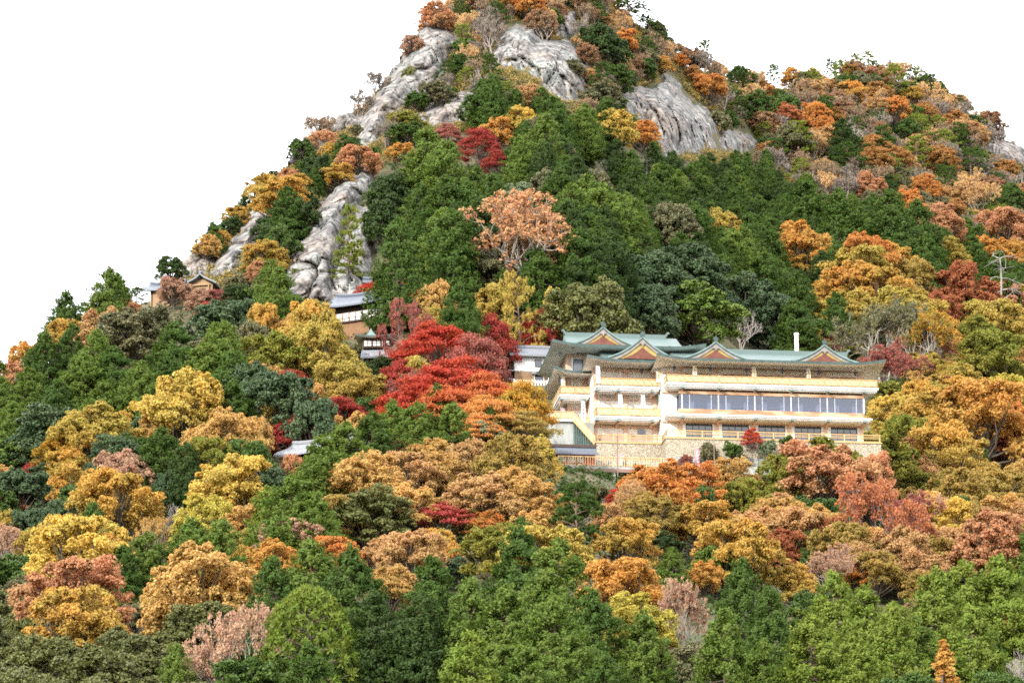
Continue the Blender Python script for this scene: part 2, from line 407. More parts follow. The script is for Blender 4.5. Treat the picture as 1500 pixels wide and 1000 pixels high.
def p_pine(seed, W=6.0, H=8.5, lo=.3):
    r = np.random.RandomState(seed); L_, T = Leaves(), Tubes()
    tr = limb(r, (0, 0, -2), (r.normal() * .5, r.normal() * .5, H * .95), .1, 8); T.path(tr, .22, .05)
    R = W / 2; k = 26
    for i in range(k):
        t = lo + (1 - lo) * ((i + r.rand()) / k); p0 = tr[min(int(t * 8), 7)] * (1 - (t * 8) % 1) + tr[min(int(t * 8) + 1, 8)] * ((t * 8) % 1)
        th = i * 2.399 + r.rand(); q = R * (1.05 - .75 * ((t - lo) / (1 - lo)) ** 2) * (.45 + .55 * r.rand())
        c = p0 + np.array([math.cos(th) * q, math.sin(th) * q, .15 * q + .2])
        T.path(limb(r, p0, c, .15, 3), .06, .02)
        n = 430; pr = .7 + .5 * r.rand(); m = 11
        d = rdir(r, m); tc_ = c + d * np.array([pr, pr, .22]) * .8
        C_ = np.repeat(tc_, n // m, 0); nn_ = len(C_)
        dd = unit(r.normal(size=(nn_, 3)) + np.array([0, 0, .9]))
        s = .7 + .6 * r.rand(nn_)
        L_.add(C_ + dd * .2 * r.rand(nn_, 1), r.normal(size=(nn_, 3)) + np.array([0, 0, .4]), dd, .4 * s, .085 * s, np.clip(r.rand() * .6 + .4 * r.rand(nn_), 0, 1), .8 + .4 * r.rand(nn_))
    return L_, T, W, H
def p_tufted(seed, W=7.5, H=9.5):
    r = np.random.RandomState(seed); L_, T = Leaves(), Tubes()
    T.path(limb(r, (0, 0, -2), (0, 0, H * .9), .03, 5), .3, .06)
    for i in range(150):
        t = (i + .5) / 150; th = i * 2.399; z = t ** .8
        q = W / 2 * math.sqrt(max(.02, 1 - z ** 2.3)) * (.78 + .27 * r.rand())
        c = np.array([math.cos(th) * q, math.sin(th) * q, H * (.12 + .84 * z)])
        if i % 3 == 0: T.path(limb(r, (0, 0, c[2] - .8), c, .05, 2), .06, .03)
        n = 70; o = unit(np.array([math.cos(th) * .8, math.sin(th) * .8, .5]))
        dd = unit(r.normal(size=(n, 3)) + o * .9); s = .7 + .6 * r.rand(n); pr = .3 + .25 * r.rand()
        L_.add(c + dd * pr * (.4 + .6 * r.rand(n, 1)), r.normal(size=(n, 3)) + o * .7, dd, .42 * s, .12 * s, np.clip(r.rand() * .7 + .3 * r.rand(n), 0, 1), .8 + .4 * r.rand(n))
    return L_, T, W, H
def p_sparse(seed, W=8.0, H=8.0, leaves=17, depth=5):
    r = np.random.RandomState(seed); L_, T = Leaves(), Tubes(); tips = []
    for k in range(3):
        grow(T, r, np.array([r.normal() * .1, r.normal() * .1, -.5]), unit(np.array([r.normal() * .35, r.normal() * .35, 1.])), H * .3, .15, depth, tips, .5, .02, .14)
    T.seg((0, 0, -2.5), (0, 0, .2), .28, .22)
    tips = np.array(tips)
    hw = np.percentile(np.abs(tips[:, :2]), 97); top = np.percentile(tips[:, 2], 99)
    if leaves: puffs(L_, r, tips, np.full(len(tips), .3), leaves, .22, .15, core=.2, up=.1, jit=1.0)
    return L_, T, hw * 2.1, top + .3
def p_bare(seed): return p_sparse(seed, leaves=0)
def p_snag(seed, W=3.2, H=6.0):
    r = np.random.RandomState(seed); T = Tubes(); L_ = Leaves()
    tr = limb(r, (0, 0, -2), (r.normal() * .5, r.normal() * .3, H), .06, 7); T.path(tr, .14, .03)
    for i in range(13):
        k = 2 + (i * 5) // 13; p0 = tr[min(k + 1, 7)]; th = i * 2.4 + r.rand(); q = W / 2 * (.4 + .7 * r.rand()) * (1.2 - k * .1)
        e = p0 + np.array([math.cos(th) * q, math.sin(th) * q, r.normal() * .35])
        pa = limb(r, p0, e, .2, 3); T.path(pa, .045, .018)
        for j in range(4):
            T.path(limb(r, pa[2 + j % 2], e + r.normal(size=3) * .55, .1, 2), .022, .01)
    return L_, T, W, H
def p_ginkgo(seed, W=4.6, H=9.0):
    r = np.random.RandomState(seed); L_, T = Leaves(), Tubes()
    T.path(limb(r, (0, 0, -2), (0, 0, H * .95), .02, 5), .2, .03)
    C, R, tt = [], [], []
    for i in range(60):
        th = i * 2.399; t = r.rand() ** 1.3; q = W / 2 * (1 - t) ** .9 * (.3 + .75 * r.rand()); z0 = H * (.08 + .75 * t); ln = .9 + r.rand() * 1.2
        o = np.array([math.cos(th), math.sin(th), 0.]); bt = r.rand()
        a = o * q * .6 + np.array([0, 0, z0]); b = o * q + np.array([0, 0, z0 + ln]); T.path([a - o * q * .55, a, b], .05, .015)
        for x in np.linspace(0, 1, 6):
            C.append(a + (b - a) * x + r.normal(size=3) * .06); R.append(.3 * (1.1 - .75 * x)); tt.append(bt)
    for x in np.linspace(0, 1, 10): C.append(np.array([0, 0, H * (.8 + .2 * x)])); R.append(.34 * (1.05 - .85 * x)); tt.append(.3)
    puffs(L_, r, np.array(C), np.array(R), 26, .26, .19, tint=np.array(tt))
    return L_, T, W, H
def p_column(seed, W=3.4, H=8.0): return p_cypress(seed, W, H, .5, 130)
def p_shrub(seed, W=3.2, H=2.3):
    r = np.random.RandomState(seed); L_, T = Leaves(), Tubes()
    C, R, tt = [], [], []
    for i in range(8):
        th = i * 2.4; q = W / 2 * .62 * math.sqrt((i + .3) / 8); c = np.array([math.cos(th) * q, math.sin(th) * q, H * (.62 - .26 * i / 8) + r.normal() * .12]); lt = r.rand()
        T.path(limb(r, (0, 0, -.8), c, .1, 2), .05, .02)
        d = rdir(r, 9)
        for x in c + d * .48: C.append(x); R.append(.2 + .14 * r.rand()); tt.append(np.clip(lt * .7 + .3 * r.rand(), 0, 1))
    puffs(L_, r, np.array(C), np.array(R), 30, .25, .17, tint=np.array(tt))
    return L_, T, W, H
def p_twigs(seed): # small leggy shrub, half its leaves gone
    L_, T, W, H = p_sparse(seed, 4, 4.2, 7, 4)
    return L_, T, W, H

KINDS = {  # letter: (name, noun, maker, seeds, bark colour, leaf material)
    'D': ('broadleaf_tree', 'broadleaf tree', p_dome, range(11, 17), (.07, .055, .04), LEAF),
    'd': ('hillside_broadleaf_tree', 'stunted tree', p_dome, range(17, 20), (.12, .095, .08), LEAF),  # same broadleaf domes as the kind above, added as fill on the upper slopes
    'E': ('evergreen_tree', 'evergreen tree', p_evergreen, range(21, 25), (.07, .055, .04), GLOSSY),
    'C': ('cypress_tree', 'cypress', p_cypress, range(31, 36), (.09, .06, .045), LEAF),
    'M': ('maple_tree', 'maple', p_maple, range(41, 44), (.09, .075, .06), LEAF),
    'P': ('pine_tree', 'pine', p_pine, range(51, 55), (.16, .1, .07), LEAF),
    'T': ('tufted_pine', 'tufted pine', p_tufted, range(61, 62), (.1, .07, .05), LEAF),
    'S': ('thinning_tree', 'half bare tree', p_sparse, range(71, 75), (.3, .27, .23), LEAF),
    'B': ('bare_tree', 'bare tree', p_bare, range(81, 84), (.34, .3, .27), LEAF),
    'N': ('dead_tree', 'dead tree', p_snag, range(91, 94), (.3, .275, .25), LEAF),
    'K': ('ginkgo_tree', 'pointed ginkgo', p_ginkgo, range(101, 102), (.1, .08, .06), LEAF),
    'O': ('column_cypress', 'column shaped conifer', p_column, range(111, 112), (.1, .07, .05), LEAF),
    'L': ('shrub', 'shrub', p_shrub, range(121, 126), (.08, .065, .05), LEAF),
    'W': ('leggy_shrub', 'leggy shrub', p_twigs, range(131, 135), (.25, .21, .18), LEAF),
}
PROTO = {}
def proto(k):
    if k not in PROTO:
        name, noun, mk, seeds, bark, lm = KINDS[k]
        PROTO[k] = []
        for sd in seeds:
            L_, T, W, H = mk(sd)
            tv, tf = T.arrays(5 if k in 'DdECTPKOM' else 4)
            cm = tm = None
            if k in 'LW':                                    # low shrubs are one mesh, stems inside
                v, f, ti, va = L_.arrays()
                n1, n2 = len(f), len(tf)
                cm = mesh_quads(name, np.concatenate([v, tv]), np.concatenate([f, tf + len(v)]), [lm, BARK], dict(tint=np.concatenate([ti, np.zeros(n2)]), val=np.concatenate([va, np.ones(n2)])), mat_idx=np.concatenate([np.zeros(n1), np.ones(n2)]))
            else:
                tm = mesh_quads(name + '_trunk', tv, tf, BARK, smooth=True)
                if L_.P:
                    v, f, ti, va = L_.arrays()
                    cm = mesh_quads(name + '_crown', v, f, lm, dict(tint=ti, val=va))
                    xy = np.percentile(np.abs(v[:, :2]), 96); H = np.percentile(v[:, 2], 99.7); W = max(2 * xy, .5)
            PROTO[k].append((cm, tm, W, H))
    return PROTO[k]

PAL = {  # name: (adjective, leaf colour a, leaf colour b)
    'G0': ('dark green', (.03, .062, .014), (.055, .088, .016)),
    'G1': ('deep green', (.045, .096, .015), (.08, .125, .019)),
    'G2': ('mid green', (.085, .15, .02), (.135, .178, .03)),
    'G3': ('bright green', (.12, .188, .022), (.18, .212, .033)),
    'G4': ('yellowish green', (.16, .22, .025), (.23, .25, .04)),
    'GB': ('bluish green', (.055, .1, .042), (.085, .12, .05)),
    'GP': ('pale greyish green', (.15, .2, .1), (.2, .23, .13)),
    'GO': ('dark olive', (.09, .105, .028), (.15, .15, .045)),
    'GX': ('greyish olive', (.12, .13, .06), (.17, .15, .07)),
    'OL': ('olive green', (.16, .19, .03), (.28, .24, .04)),
    'OG': ('olive gold', (.38, .32, .07), (.46, .31, .07)),
    'LY': ('lime yellow', (.5, .4, .07), (.4, .36, .07)),
    'Y': ('golden yellow', (.6, .4, .08), (.44, .36, .09)),
    'YO': ('yellow orange', (.58, .32, .07), (.37, .3, .07)),
    'O': ('bright orange', (.58, .27, .06), (.45, .3, .08)),
    'OD': ('deep orange', (.56, .21, .055), (.48, .26, .07)),
    'OT': ('orange and green', (.52, .24, .03), (.22, .21, .03)),
    'T': ('tan orange', (.56, .33, .11), (.46, .32, .1)),
    'TB': ('tan brown', (.52, .29, .13), (.44, .3, .12)),
    'TO': ('brownish olive', (.38, .25, .065), (.28, .22, .055)),
    'BR': ('pinkish brown', (.44, .24, .16), (.4, .27, .17)),
    'RB': ('reddish brown', (.36, .12, .055), (.42, .17, .07)),
    'SA': ('salmon orange', (.54, .25, .13), (.46, .28, .13)),
    'DB': ('dull brown', (.29, .18, .1), (.23, .17, .1)),
    'SM': ('faded salmon', (.36, .17, .1), (.28, .2, .1)),
    'OM': ('rusty orange', (.44, .19, .06), (.34, .22, .07)),
    'R': ('scarlet', (.42, .032, .02), (.4, .07, .03)),
    'RO': ('red orange', (.48, .09, .028), (.44, .16, .05)),
    'RD': ('crimson', (.26, .028, .026), (.32, .05, .03)),
    'RG': ('dusty red', (.31, .075, .055), (.25, .11, .085)),
    'RP': ('pinkish red', (.5, .09, .085), (.42, .07, .05)),
    'GY': ('grey', (.21, .17, .135), (.2, .17, .14)),
    'WH': ('white', (.3, .3, .3), (.3, .3, .3)),
}
RATIO = dict(D=1.0, d=1.0, E=.95, C=1.75, M=.85, P=1.35, T=1.3, S=1.0, B=1.0, N=1.7, K=1.9, O=2.2, L=.75, W=.9)
PRNG = random.Random(5)
PLACED = []                                                   # (px, top, w, h, Y) of every crown set so far
def plant(k, X, Y, z, wm, hm, pal, label, group=None, shade=None, rot=None):
    name, noun, mk, seeds, bark, lm = KINDS[k]
    cm, tm, W, H = PRNG.choice(proto(k))
    adj, a, b = PAL[pal]
    j = [PRNG.uniform(.9, 1.12) for _ in range(2)]
    a = tuple(min(.75, c * j[0]) for c in a); b = tuple(min(.75, c * j[1]) for c in b)
    sx, sz = wm / W, hm / H
    rz = PRNG.uniform(0, 6.28) if rot is None else rot
    def leafy(o):
        o['leaf_a'] = a; o['leaf_b'] = b
    if tm is None or cm is None:
        t = bpy.data.objects.new(name, cm or tm); COL.objects.link(t); leafy(t); t.color = (*bark, 1)
        t.location = (X, Y, z); t.rotation_euler = (0, 0, rz); t.scale = (sx, sx, sz)
    else:
        t = bpy.data.objects.new(name, None); t.empty_display_size = .5; COL.objects.link(t)
        t.location = (X, Y, z); t.rotation_euler = (0, 0, rz); t.scale = (sx, sx, sz)
        tr = bpy.data.objects.new('trunk', tm); COL.objects.link(tr); tr.parent = t
        bk = bark if not (k in 'BS' and pal in ('RG', 'RB')) else (.2, .13, .12)
        tr.color = (*bk, 1)
        if cm is not None:
            c = bpy.data.objects.new('crown', cm); COL.objects.link(c); c.parent = t; leafy(c)
    tag(t, label, {'L': 'shrub', 'W': 'shrub'}.get(k, 'tree'), group)
    return t
def set_tree(k, cx, top, w, hpx, pal, label, group=None, ymin=0, ymax=9e9):
    """a tree whose crown top and width are given in photo pixels, standing where the slope meets its foot"""
    hpx = max(hpx or w * RATIO[k], w * dict(D=1.05, E=.92, M=.75, C=1.45).get(k, 0))
    Y = min(max(float(ground_Y(cx, top + hpx)), ymin), ymax)
    zt = zray(top, Y)
    u = ray(cx, top + hpx * .5, Y)
    X = u[0]; z = float(h(X, Y))
    s = ppm(Y, z)
    if k == 'D': w = w * .93
    hm = max((zt - z), hpx / s * .6, .6)
    wm = w / s
    PLACED.append((cx, top, w, hpx, Y))
    return plant(k, X, Y, z, wm, hm, pal, label, group)
# ------------------------------------------------------------------ the trees one can point at
# kind, crown centre x, crown top y, width, height (photo pixels; 0 = usual for the kind), palette | what singles it out
HEROES = '''
E 18 902 95 0 GO|cut by the left edge above the bottom left corner
E 62 935 130 130 GO|mound filling the bottom left corner
E 100 900 105 0 GX|second mound up from the bottom left corner
E 150 955 150 120 GO|at the bottom edge right of the corner mound
E 178 922 110 0 GO|mound below the small crimson maple at lower left
E 212 962 105 0 GO|at the bottom edge, fourth mound from the left corner
E 225 935 60 0 GX|small, beside the grey twigs at lower left
E 300 965 95 0 GO|at the bottom edge under the brown tree with bare stems
C 258 945 72 130 G2|lone cone among olive mounds at the bottom edge
S 352 885 165 170 BR|at the lower left of the round tufted pine
T 452 862 150 200 G3|big and round with upright tufts near the bottom edge
C 398 818 105 190 G1|left one of the stand above the round tufted pine
C 455 793 120 190 G2|tallest of the stand above the round tufted pine
C 512 806 115 200 G1|right one of the stand above the round tufted pine
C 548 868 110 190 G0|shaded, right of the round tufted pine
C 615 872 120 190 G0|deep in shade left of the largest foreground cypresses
C 632 818 105 180 G1|with some orange leaves caught in it, left of the largest foreground cypresses
E 640 932 68 0 GX|narrow, in the dark gap near the bottom edge
C 690 850 120 210 G2|left flank of the large foreground stand in the middle
C 762 776 115 200 G1|dark top of the large foreground stand in the middle
C 818 795 125 220 G2|right top of the large foreground stand in the middle
C 742 862 135 210 G2|front middle of the large foreground stand
C 812 880 130 210 G2|front right of the large foreground stand
C 690 930 120 190 G3|sunny, low at the bottom edge left of the pale grey shrub tree
C 868 868 105 190 G1|on the right shoulder of the large foreground stand
C 770 945 110 170 G2|low in front of the large foreground stand at the bottom edge
E 800 982 105 70 GP|just peeping over the bottom edge in the middle
C 942 898 95 170 G2|below the lime yellow tree in the foreground
C 885 958 90 150 G1|at the bottom edge right of the pale grey tree
D 908 822 125 90 O|glowing dome beside the large foreground cypress stand
D 935 872 120 80 LY|low, tucked under the glowing orange dome
S 1008 850 90 150 BR|with bare wands right of the glowing orange dome
C 985 802 48 80 G2|small, between the glowing orange dome and the olive trees
E 1005 945 105 0 GX|wide and low at the bottom edge right of centre
C 1088 820 85 180 G1|slim with white dead branch, right of the half bare brown tree
C 1062 895 105 190 G2|low, below the white dead branch
C 1128 862 95 190 G1|dark, first of the bright row on the right
C 1190 905 115 190 G3|sunny, nearest of the bright row on the right
C 1222 838 95 180 G3|sunny, upper left of the bright row on the right
C 1268 862 105 190 G3|sunny, middle of the bright row on the right
C 1120 940 90 150 G2|low, at the bottom edge under the dark one of the bright row
C 1310 885 110 180 G3|sunny, low, left of the orange pointed ginkgo
C 1262 950 100 150 G3|sunny, at the bottom edge in the bright row
C 1372 838 115 190 G3|sunny, above the orange pointed ginkgo
C 1415 825 105 190 G3|sunny, second from the right in the bright row
C 1468 818 115 200 G3|sunny, rightmost of the bright row
C 1425 888 110 180 G3|sunny, behind the column shaped conifer
C 1340 905 90 150 G2|squeezed between the ginkgo and the low sunny conifer
K 1385 938 85 160 O|at the bottom edge near the right corner
O 1450 922 56 140 G2|dark green, right of the orange pointed ginkgo
B 1335 950 90 90 GY|pale twigs left of the orange pointed ginkgo
B 1418 945 70 90 GY|pale twigs between ginkgo and column shaped conifer
B 1488 952 70 80 GY|pale twigs at the bottom right corner
D 1494 880 62 80 YO|cut by the right edge above the bottom right corner
D 1216 975 62 60 LY|pale top peeping over the bottom edge under the bright row
D 292 800 165 130 T|broad dome left of the stand above the tufted pine
D 338 838 120 120 YO|pointed, in front of the broad tan dome
D 235 850 70 80 T|small, at the left foot of the broad tan dome
D 108 818 150 90 SA|broad, above the orange yellow one at lower left
D 115 858 140 70 YO|low and broad just above the olive mounds at lower left
D 25 880 50 60 YO|small, near the left edge above the olive mounds
E 25 848 60 60 GX|bushy, near the left edge above the small yellow orange tree
M 168 902 45 40 RP|small, above the olive mounds at lower left
D 188 895 34 35 TO|small round, beside the small pinkish red maple
B 210 912 50 50 RG|dark twigs right of the small pinkish red maple
E 190 855 48 0 GX|small round, between the salmon and tan domes
E 212 882 60 50 GX|low with yellow tips, left foot of the tan dome
C 180 800 80 110 G1|right behind the broad salmon tree at lower left
C 215 782 85 110 G2|low, above the broad tan dome
C 280 762 95 120 G2|left one of the bright pair under the white snags
C 322 762 95 120 G2|right one of the bright pair under the white snags
D 122 755 150 95 Y|broad, below the white snag on the far left slope
D 150 785 80 60 YO|low, at the right foot of the broad yellow one at left
D 62 775 75 75 OG|left of the broad yellow one at left
S 12 772 70 90 BR|cut by the left edge halfway down the lower slope
E 30 752 60 0 GB|beside the brown tree at the left edge
S 425 755 130 90 BR|wide and pale, above the orange row at lower left
D 400 790 70 60 O|left of the stand above the tufted pine
D 352 800 60 60 YO|small, at the right end of the broad tan dome
D 490 785 75 60 OD|right behind the stand above the tufted pine
D 560 790 60 55 TB|small, under the dark olive dome
E 537 716 112 110 GO|perfect dome among tan trees left of centre
D 600 776 100 90 TB|below the dark olive dome
D 575 828 80 85 T|bright, just above the dark foreground gap
D 640 772 55 70 YO|small, below the pinkish red maple left of centre
D 662 790 45 60 O|small, right of its yellow orange neighbour below the maple
E 665 815 50 0 GB|small, left of the foreground stand top
M 650 735 92 75 RP|among tan trees below the centre
D 715 748 60 55 OD|small brownish, right of the pinkish red maple
D 598 762 28 25 Y|tiny, at the foot of the dark olive dome
E 740 728 55 0 G0|small, in the gap right of the pinkish red maple
D 805 774 125 90 OG|behind the large foreground cypress stand, right
D 730 772 110 90 OL|behind the large foreground cypress stand, left
P 852 704 92 140 G1|tall, alone below the deck of the main hall
D 912 762 92 85 YO|right below the tall lone pine
D 1028 735 95 90 YO|below the deep orange trees in front of the hall
D 985 742 42 50 OD|small, left of the yellow orange one below the hall
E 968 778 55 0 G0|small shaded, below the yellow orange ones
D 962 674 110 100 OD|broad dome hiding the right end of the deck
D 1015 680 85 80 OD|second in the row below the terrace wall
D 1072 672 85 90 T|third in the row below the terrace wall
D 955 718 85 95 TO|sparse, under the broad dome at the deck
M 905 715 34 40 R|small, under the deck
S 915 700 60 90 TB|twiggy, under the right end of the deck
D 1142 668 82 115 OL|upright oval, below the terrace wall
D 1092 705 90 80 OL|round and dull, left of the upright oval one
D 1205 646 140 115 SA|broad, below the right part of the terrace wall
D 1185 700 70 70 YO|small, at the right foot of the upright oval olive tree
D 1085 765 115 95 YO|below the dull round olive tree
D 1148 775 66 75 RB|small, right of the yellow orange tree at lower right
P 1182 778 44 75 G1|small, right of the small reddish brown tree
D 1165 828 64 55 YO|small, at the top of the bright row
D 1030 820 52 55 O|small, right of the small cypress in the middle
E 1050 800 75 0 G2|low dome below the yellow orange tree
D 1100 820 60 60 OG|small, left of the bright row
S 1278 695 165 160 RB|huge with bare grey stems, middle right
S 1330 720 90 120 RG|twiggy, right half behind the huge half bare one
D 1385 735 92 95 Y|upright, right of the huge half bare tree
D 1455 752 130 100 SA|broad, at the right edge above the bright row
P 1322 806 62 70 GB|pale, in the hollow under the huge half bare tree
D 1350 838 60 60 TO|spiky, right of the pale pine in the hollow
D 1395 800 70 70 TB|thin, under the upright golden tree
D 1340 875 34 35 BR|small pale, in the bright row
D 1250 825 50 60 OD|low in the shade under the huge half bare tree
D 1305 577 70 90 Y|right beside the lower right corner of the main hall
D 1350 572 100 110 YO|top of the big group right of the main hall
D 1432 562 140 120 O|broadest of the big group right of the main hall
D 1390 612 110 135 YO|nearest of the big group right of the main hall
D 1330 610 80 90 OL|in the middle of the big group right of the main hall
D 1288 632 110 110 OL|round, under the lower right corner of the main hall
D 1480 575 60 90 OD|at the right edge beside the broad bright orange one
D 1345 690 60 60 OL|low, under the nearest yellow orange one
D 1400 688 90 80 TO|right below the nearest yellow orange one
D 1462 675 100 95 TO|at the right edge above the broad salmon tree
D 1478 635 75 80 RB|at the right edge below the broad bright orange one
D 1412 672 60 50 Y|small bright, under the big group at right
C 575 588 62 110 G2|left of the pair below the red maples
C 640 563 50 90 G1|pointed, poking into the red maples
C 612 592 80 120 G2|middle of the row below the red maples
C 662 592 80 115 G2|right of the row below the red maples
E 640 584 45 0 GP|pale cap in the row below the red maples
C 545 605 80 120 G1|left of the row below the red maples
C 505 620 90 120 G2|right behind the silver tiled roof
C 470 640 90 130 G2|just right of the silver tiled roof
C 462 668 85 120 G2|second below the silver tiled roof
C 425 700 100 110 G2|third below the silver tiled roof
C 392 715 80 100 G3|bright, lowest of the line under the silver tiled roof
E 388 715 46 0 GP|pale, left end of the line under the silver tiled roof
C 460 722 85 100 G2|right end of the line under the silver tiled roof
C 718 592 44 75 G1|small, at the right foot of the red maples
E 708 618 56 0 GP|pale, below the small cypress at the foot of the maples
S 590 640 80 70 RG|twiggy, below the row of cypresses under the maples
D 428 666 36 50 SA|small, just under the silver tiled roof
D 545 668 115 90 T|left end of the long tan row below centre
D 505 690 90 75 YO|low, at the far left end of the long tan row
D 600 662 95 85 TB|second in the long tan row below centre
D 640 665 85 90 T|third in the long tan row below centre
D 600 705 100 80 T|in front of the long tan row, beside the dark dome
D 690 648 80 90 TB|fourth in the long tan row below centre
D 700 690 110 100 TB|in front of the long tan row, above the foreground stand
D 745 638 95 110 TO|right end of the long tan row, near the gatehouse
D 784 635 62 90 OG|touching the left end of the gatehouse roof
D 775 702 95 80 T|below the right end of the long tan row
D 722 655 60 60 OT|small, between the tan row and the gatehouse
D 690 745 60 60 TO|low, right behind the pinkish red maple
D 270 545 125 140 Y|brightest, standing alone in the left slope
D 130 592 115 110 OG|rounded crown left of the brightest yellow tree
D 172 605 60 60 YO|right shoulder of the olive gold crown at left
D 92 632 85 90 OT|below left of the olive gold crown
D 105 655 70 70 YO|small, under the orange and green one at left
D 182 655 85 100 BR|below the olive gold crown at left
D 168 690 120 105 YO|large, behind the white snag on the left slope
D 112 680 75 80 YO|left neighbour of the tree behind the white snag
D 200 720 70 70 Y|right foot of the tree behind the white snag
D 335 600 95 110 T|right of the brightest yellow tree
D 308 640 75 100 OL|below the right of the brightest yellow tree
D 342 664 120 90 Y|broad, left of the silver tiled roof
D 375 612 50 80 T|left above the silver tiled roof
C 235 628 80 110 G1|in the dark gap below the brightest yellow tree
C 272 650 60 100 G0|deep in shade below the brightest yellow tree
E 255 690 62 0 GB|small, below the dark gap at left
E 225 715 50 0 G0|small, right of the tree behind the white snag
E 200 588 55 0 GB|between the two yellow crowns at left
E 68 598 100 0 GB|broad, at the left below the deep green stand
E 25 640 70 0 G2|at the left edge under the deep green stand
D 60 622 32 30 RP|tiny, on the broad bluish tree at left
D 55 648 30 30 RP|tiny lower one, on the broad bluish tree at left
E 30 690 90 0 GB|at the left edge below the orange and green one
E 62 682 60 0 GB|small, inward neighbour of the broad one at the left edge
D 14 718 46 60 SA|at the left edge, halfway down
D 32 740 30 35 SA|small, right under the salmon one at the left edge
L 75 722 40 35 BR|low, left of the white snag tree
E 88 735 56 0 GB|low, left of the white snag tree
E 48 745 70 0 GB|low, near the left edge halfway down
N 148 714 44 60 WH|bleached, in front of yellow leaves at left
N 330 731 40 46 WH|bleached, left of the line of cypresses under the silver roof
B 262 735 56 50 GY|pale twigs between the two bleached snags
D 302 725 90 70 LY|pale, low between the two bleached snags
S 225 755 60 60 T|thin, between the broad yellow tree and the bright pair
M 432 608 86 40 RD@346|just above the silver tiled roof
D 395 598 52 60 OG|left of the crimson maple above the silver roof
E 412 548 110 110 GB|dark, below the big olive gold group
E 462 585 75 90 GB|left of the golden olive dome
E 372 555 70 90 GB|left below the big olive gold group
C 433 556 32 70 G3|thin bright spire among bluish evergreens
C 340 560 75 110 G1|between the brightest yellow tree and the olive gold group
D 448 440 85 110 YO|top of the big group below the rock spire
D 408 490 105 110 OL|left front of the big group below the rock spire
D 460 478 95 120 OG|right front of the big group below the rock spire
D 474 455 62 120 OG|right end of the big group, touching the screen hall
D 385 446 50 90 YO|left end of the big group below the rock spire
D 378 492 40 60 Y|at the left foot of the big group below the spire
D 512 522 100 105 OG|rounded dome below the green roofed pavilion
D 530 550 70 70 OG|low right part under the rounded dome below the pavilion
M 640 474 115 90 R|topmost of the great red group
M 695 492 105 90 RG|twiggy top right of the great red group
M 665 525 130 95 R|heart of the great red group
M 715 548 95 85 RO|right side of the great red group
M 610 555 110 80 R|left side of the great red group
M 655 565 110 80 RO|lower middle of the great red group
M 715 580 95 80 OD|lower right of the great red group
M 765 560 95 85 OT|nearest to the white storehouse
M 765 602 75 60 TO|below the white storehouse fence
M 700 610 80 60 OD|foot of the great red group
M 575 595 60 50 RO|left tip of the great red group
S 598 438 85 95 RG|twiggy red, right of the screen hall
M 590 525 80 85 RD|dark, left of the great red group
S 600 540 70 80 RG|bare stemmed, left below the great red group
M 722 463 72 60 RD@392|behind the top right of the great red group
M 550 412 62 45 R@424|behind the roof of the screen hall
M 598 406 52 50 R@420|right behind the roof of the screen hall
C 582 322 78 160 G1|tall with bare trunk, right of the rock spire
C 672 418 76 110 G1|round, left behind the great red group
D 642 415 55 70 T|left of the round cypress behind the red group
D 632 450 40 50 OG|small, between the screen hall and the red group
M 800 452 62 60 RD@403|behind the storehouse
M 772 468 40 40 R@403|small, left behind the storehouse
P 765 402 66 100 OG@402|layered, with yellow needles above the storehouse
D 815 425 50 60 OG@402|small, right of the layered yellow pine
E 205 450 110 95 GX|broad, on the left ridge under the cliff shrines
C 62 487 66 110 G1|pointed, first on the left skyline
C 105 475 50 100 G1|second on the left skyline
C 40 540 80 110 G2|on the left edge of the deep green stand
C 120 520 85 120 G2|in the middle of the deep green stand at left
C 165 510 80 120 G1|right middle of the deep green stand at left
C 85 560 85 110 G1|low in the deep green stand at left
C 20 590 75 110 G2|lowest at the left edge of the deep green stand
C 205 530 80 120 G2|above the olive gold crown at left
C 150 560 75 100 G2|lower middle of the deep green stand at left
C 255 475 85 120 G1|under the broad greyish olive tree at left
C 300 505 85 120 G2|left above the brightest yellow tree
C 245 520 70 110 G1|just above the brightest yellow tree
C 340 515 80 110 G1|right above the brightest yellow tree
E 332 440 95 90 GB|below the lamp post on the ridge path
E 365 475 70 80 GX|left of the big group below the spire
M 304 444 42 45 RP|small, below the cliff shrines
M 315 424 56 35 RG|feathery, right of the cliff shrines
D 255 405 46 60 BR|thin, in front of the left cliff shrine
D 290 425 40 50 BR|thin, in front of the right cliff shrine
D 150 452 88 80 TB|on the left skyline, right of the pointed cypresses
D 92 470 60 60 YO|on the left skyline between the two cypresses
D 40 498 55 60 O|left of the first skyline cypress
D 15 528 45 55 SA|at the left edge on the skyline
D 188 438 50 50 SA|on the left skyline left of the cliff shrines
P 205 420 36 40 G1|small, left of the cliff shrine on the skyline
P 130 444 32 40 G1|small, on the left skyline
D 386 354 62 64 YO|between the two leaning rocks above the shrines
D 412 260 80 60 YO|on the skyline above the left leaning rock
D 384 258 50 44 YO|on the skyline left of the larger one
D 302 345 40 44 T|small, low on the left skyline
C 420 275 62 90 G1|left of the rock spire top
E 440 292 50 70 G0|between left rock slab and spire
E 412 332 50 76 G1|at the right edge of the left rock slab
E 350 420 55 0 G0|right of the cliff shrines
C 395 425 60 50 G2|at the left foot of the rock spire
P 510 300 42 120 G4|clinging to the face of the rock spire
P 505 355 50 70 G4|lower on the face of the rock spire
P 440 395 32 25 G4|small, at the left foot of the spire face
E 570 255 60 80 G0|right of the rock spire top
E 560 295 55 80 G0|at the right side of the rock spire
D 590 208 42 42 O|small and round, high above the rock spire
E 600 180 50 40 G1|above the small round orange tree
E 595 165 45 0 OL|upper of two domes on the rock shelf
D 525 215 60 45 SA|above the rock spire top
S 470 190 60 40 SA|thin, on the skyline rocks left
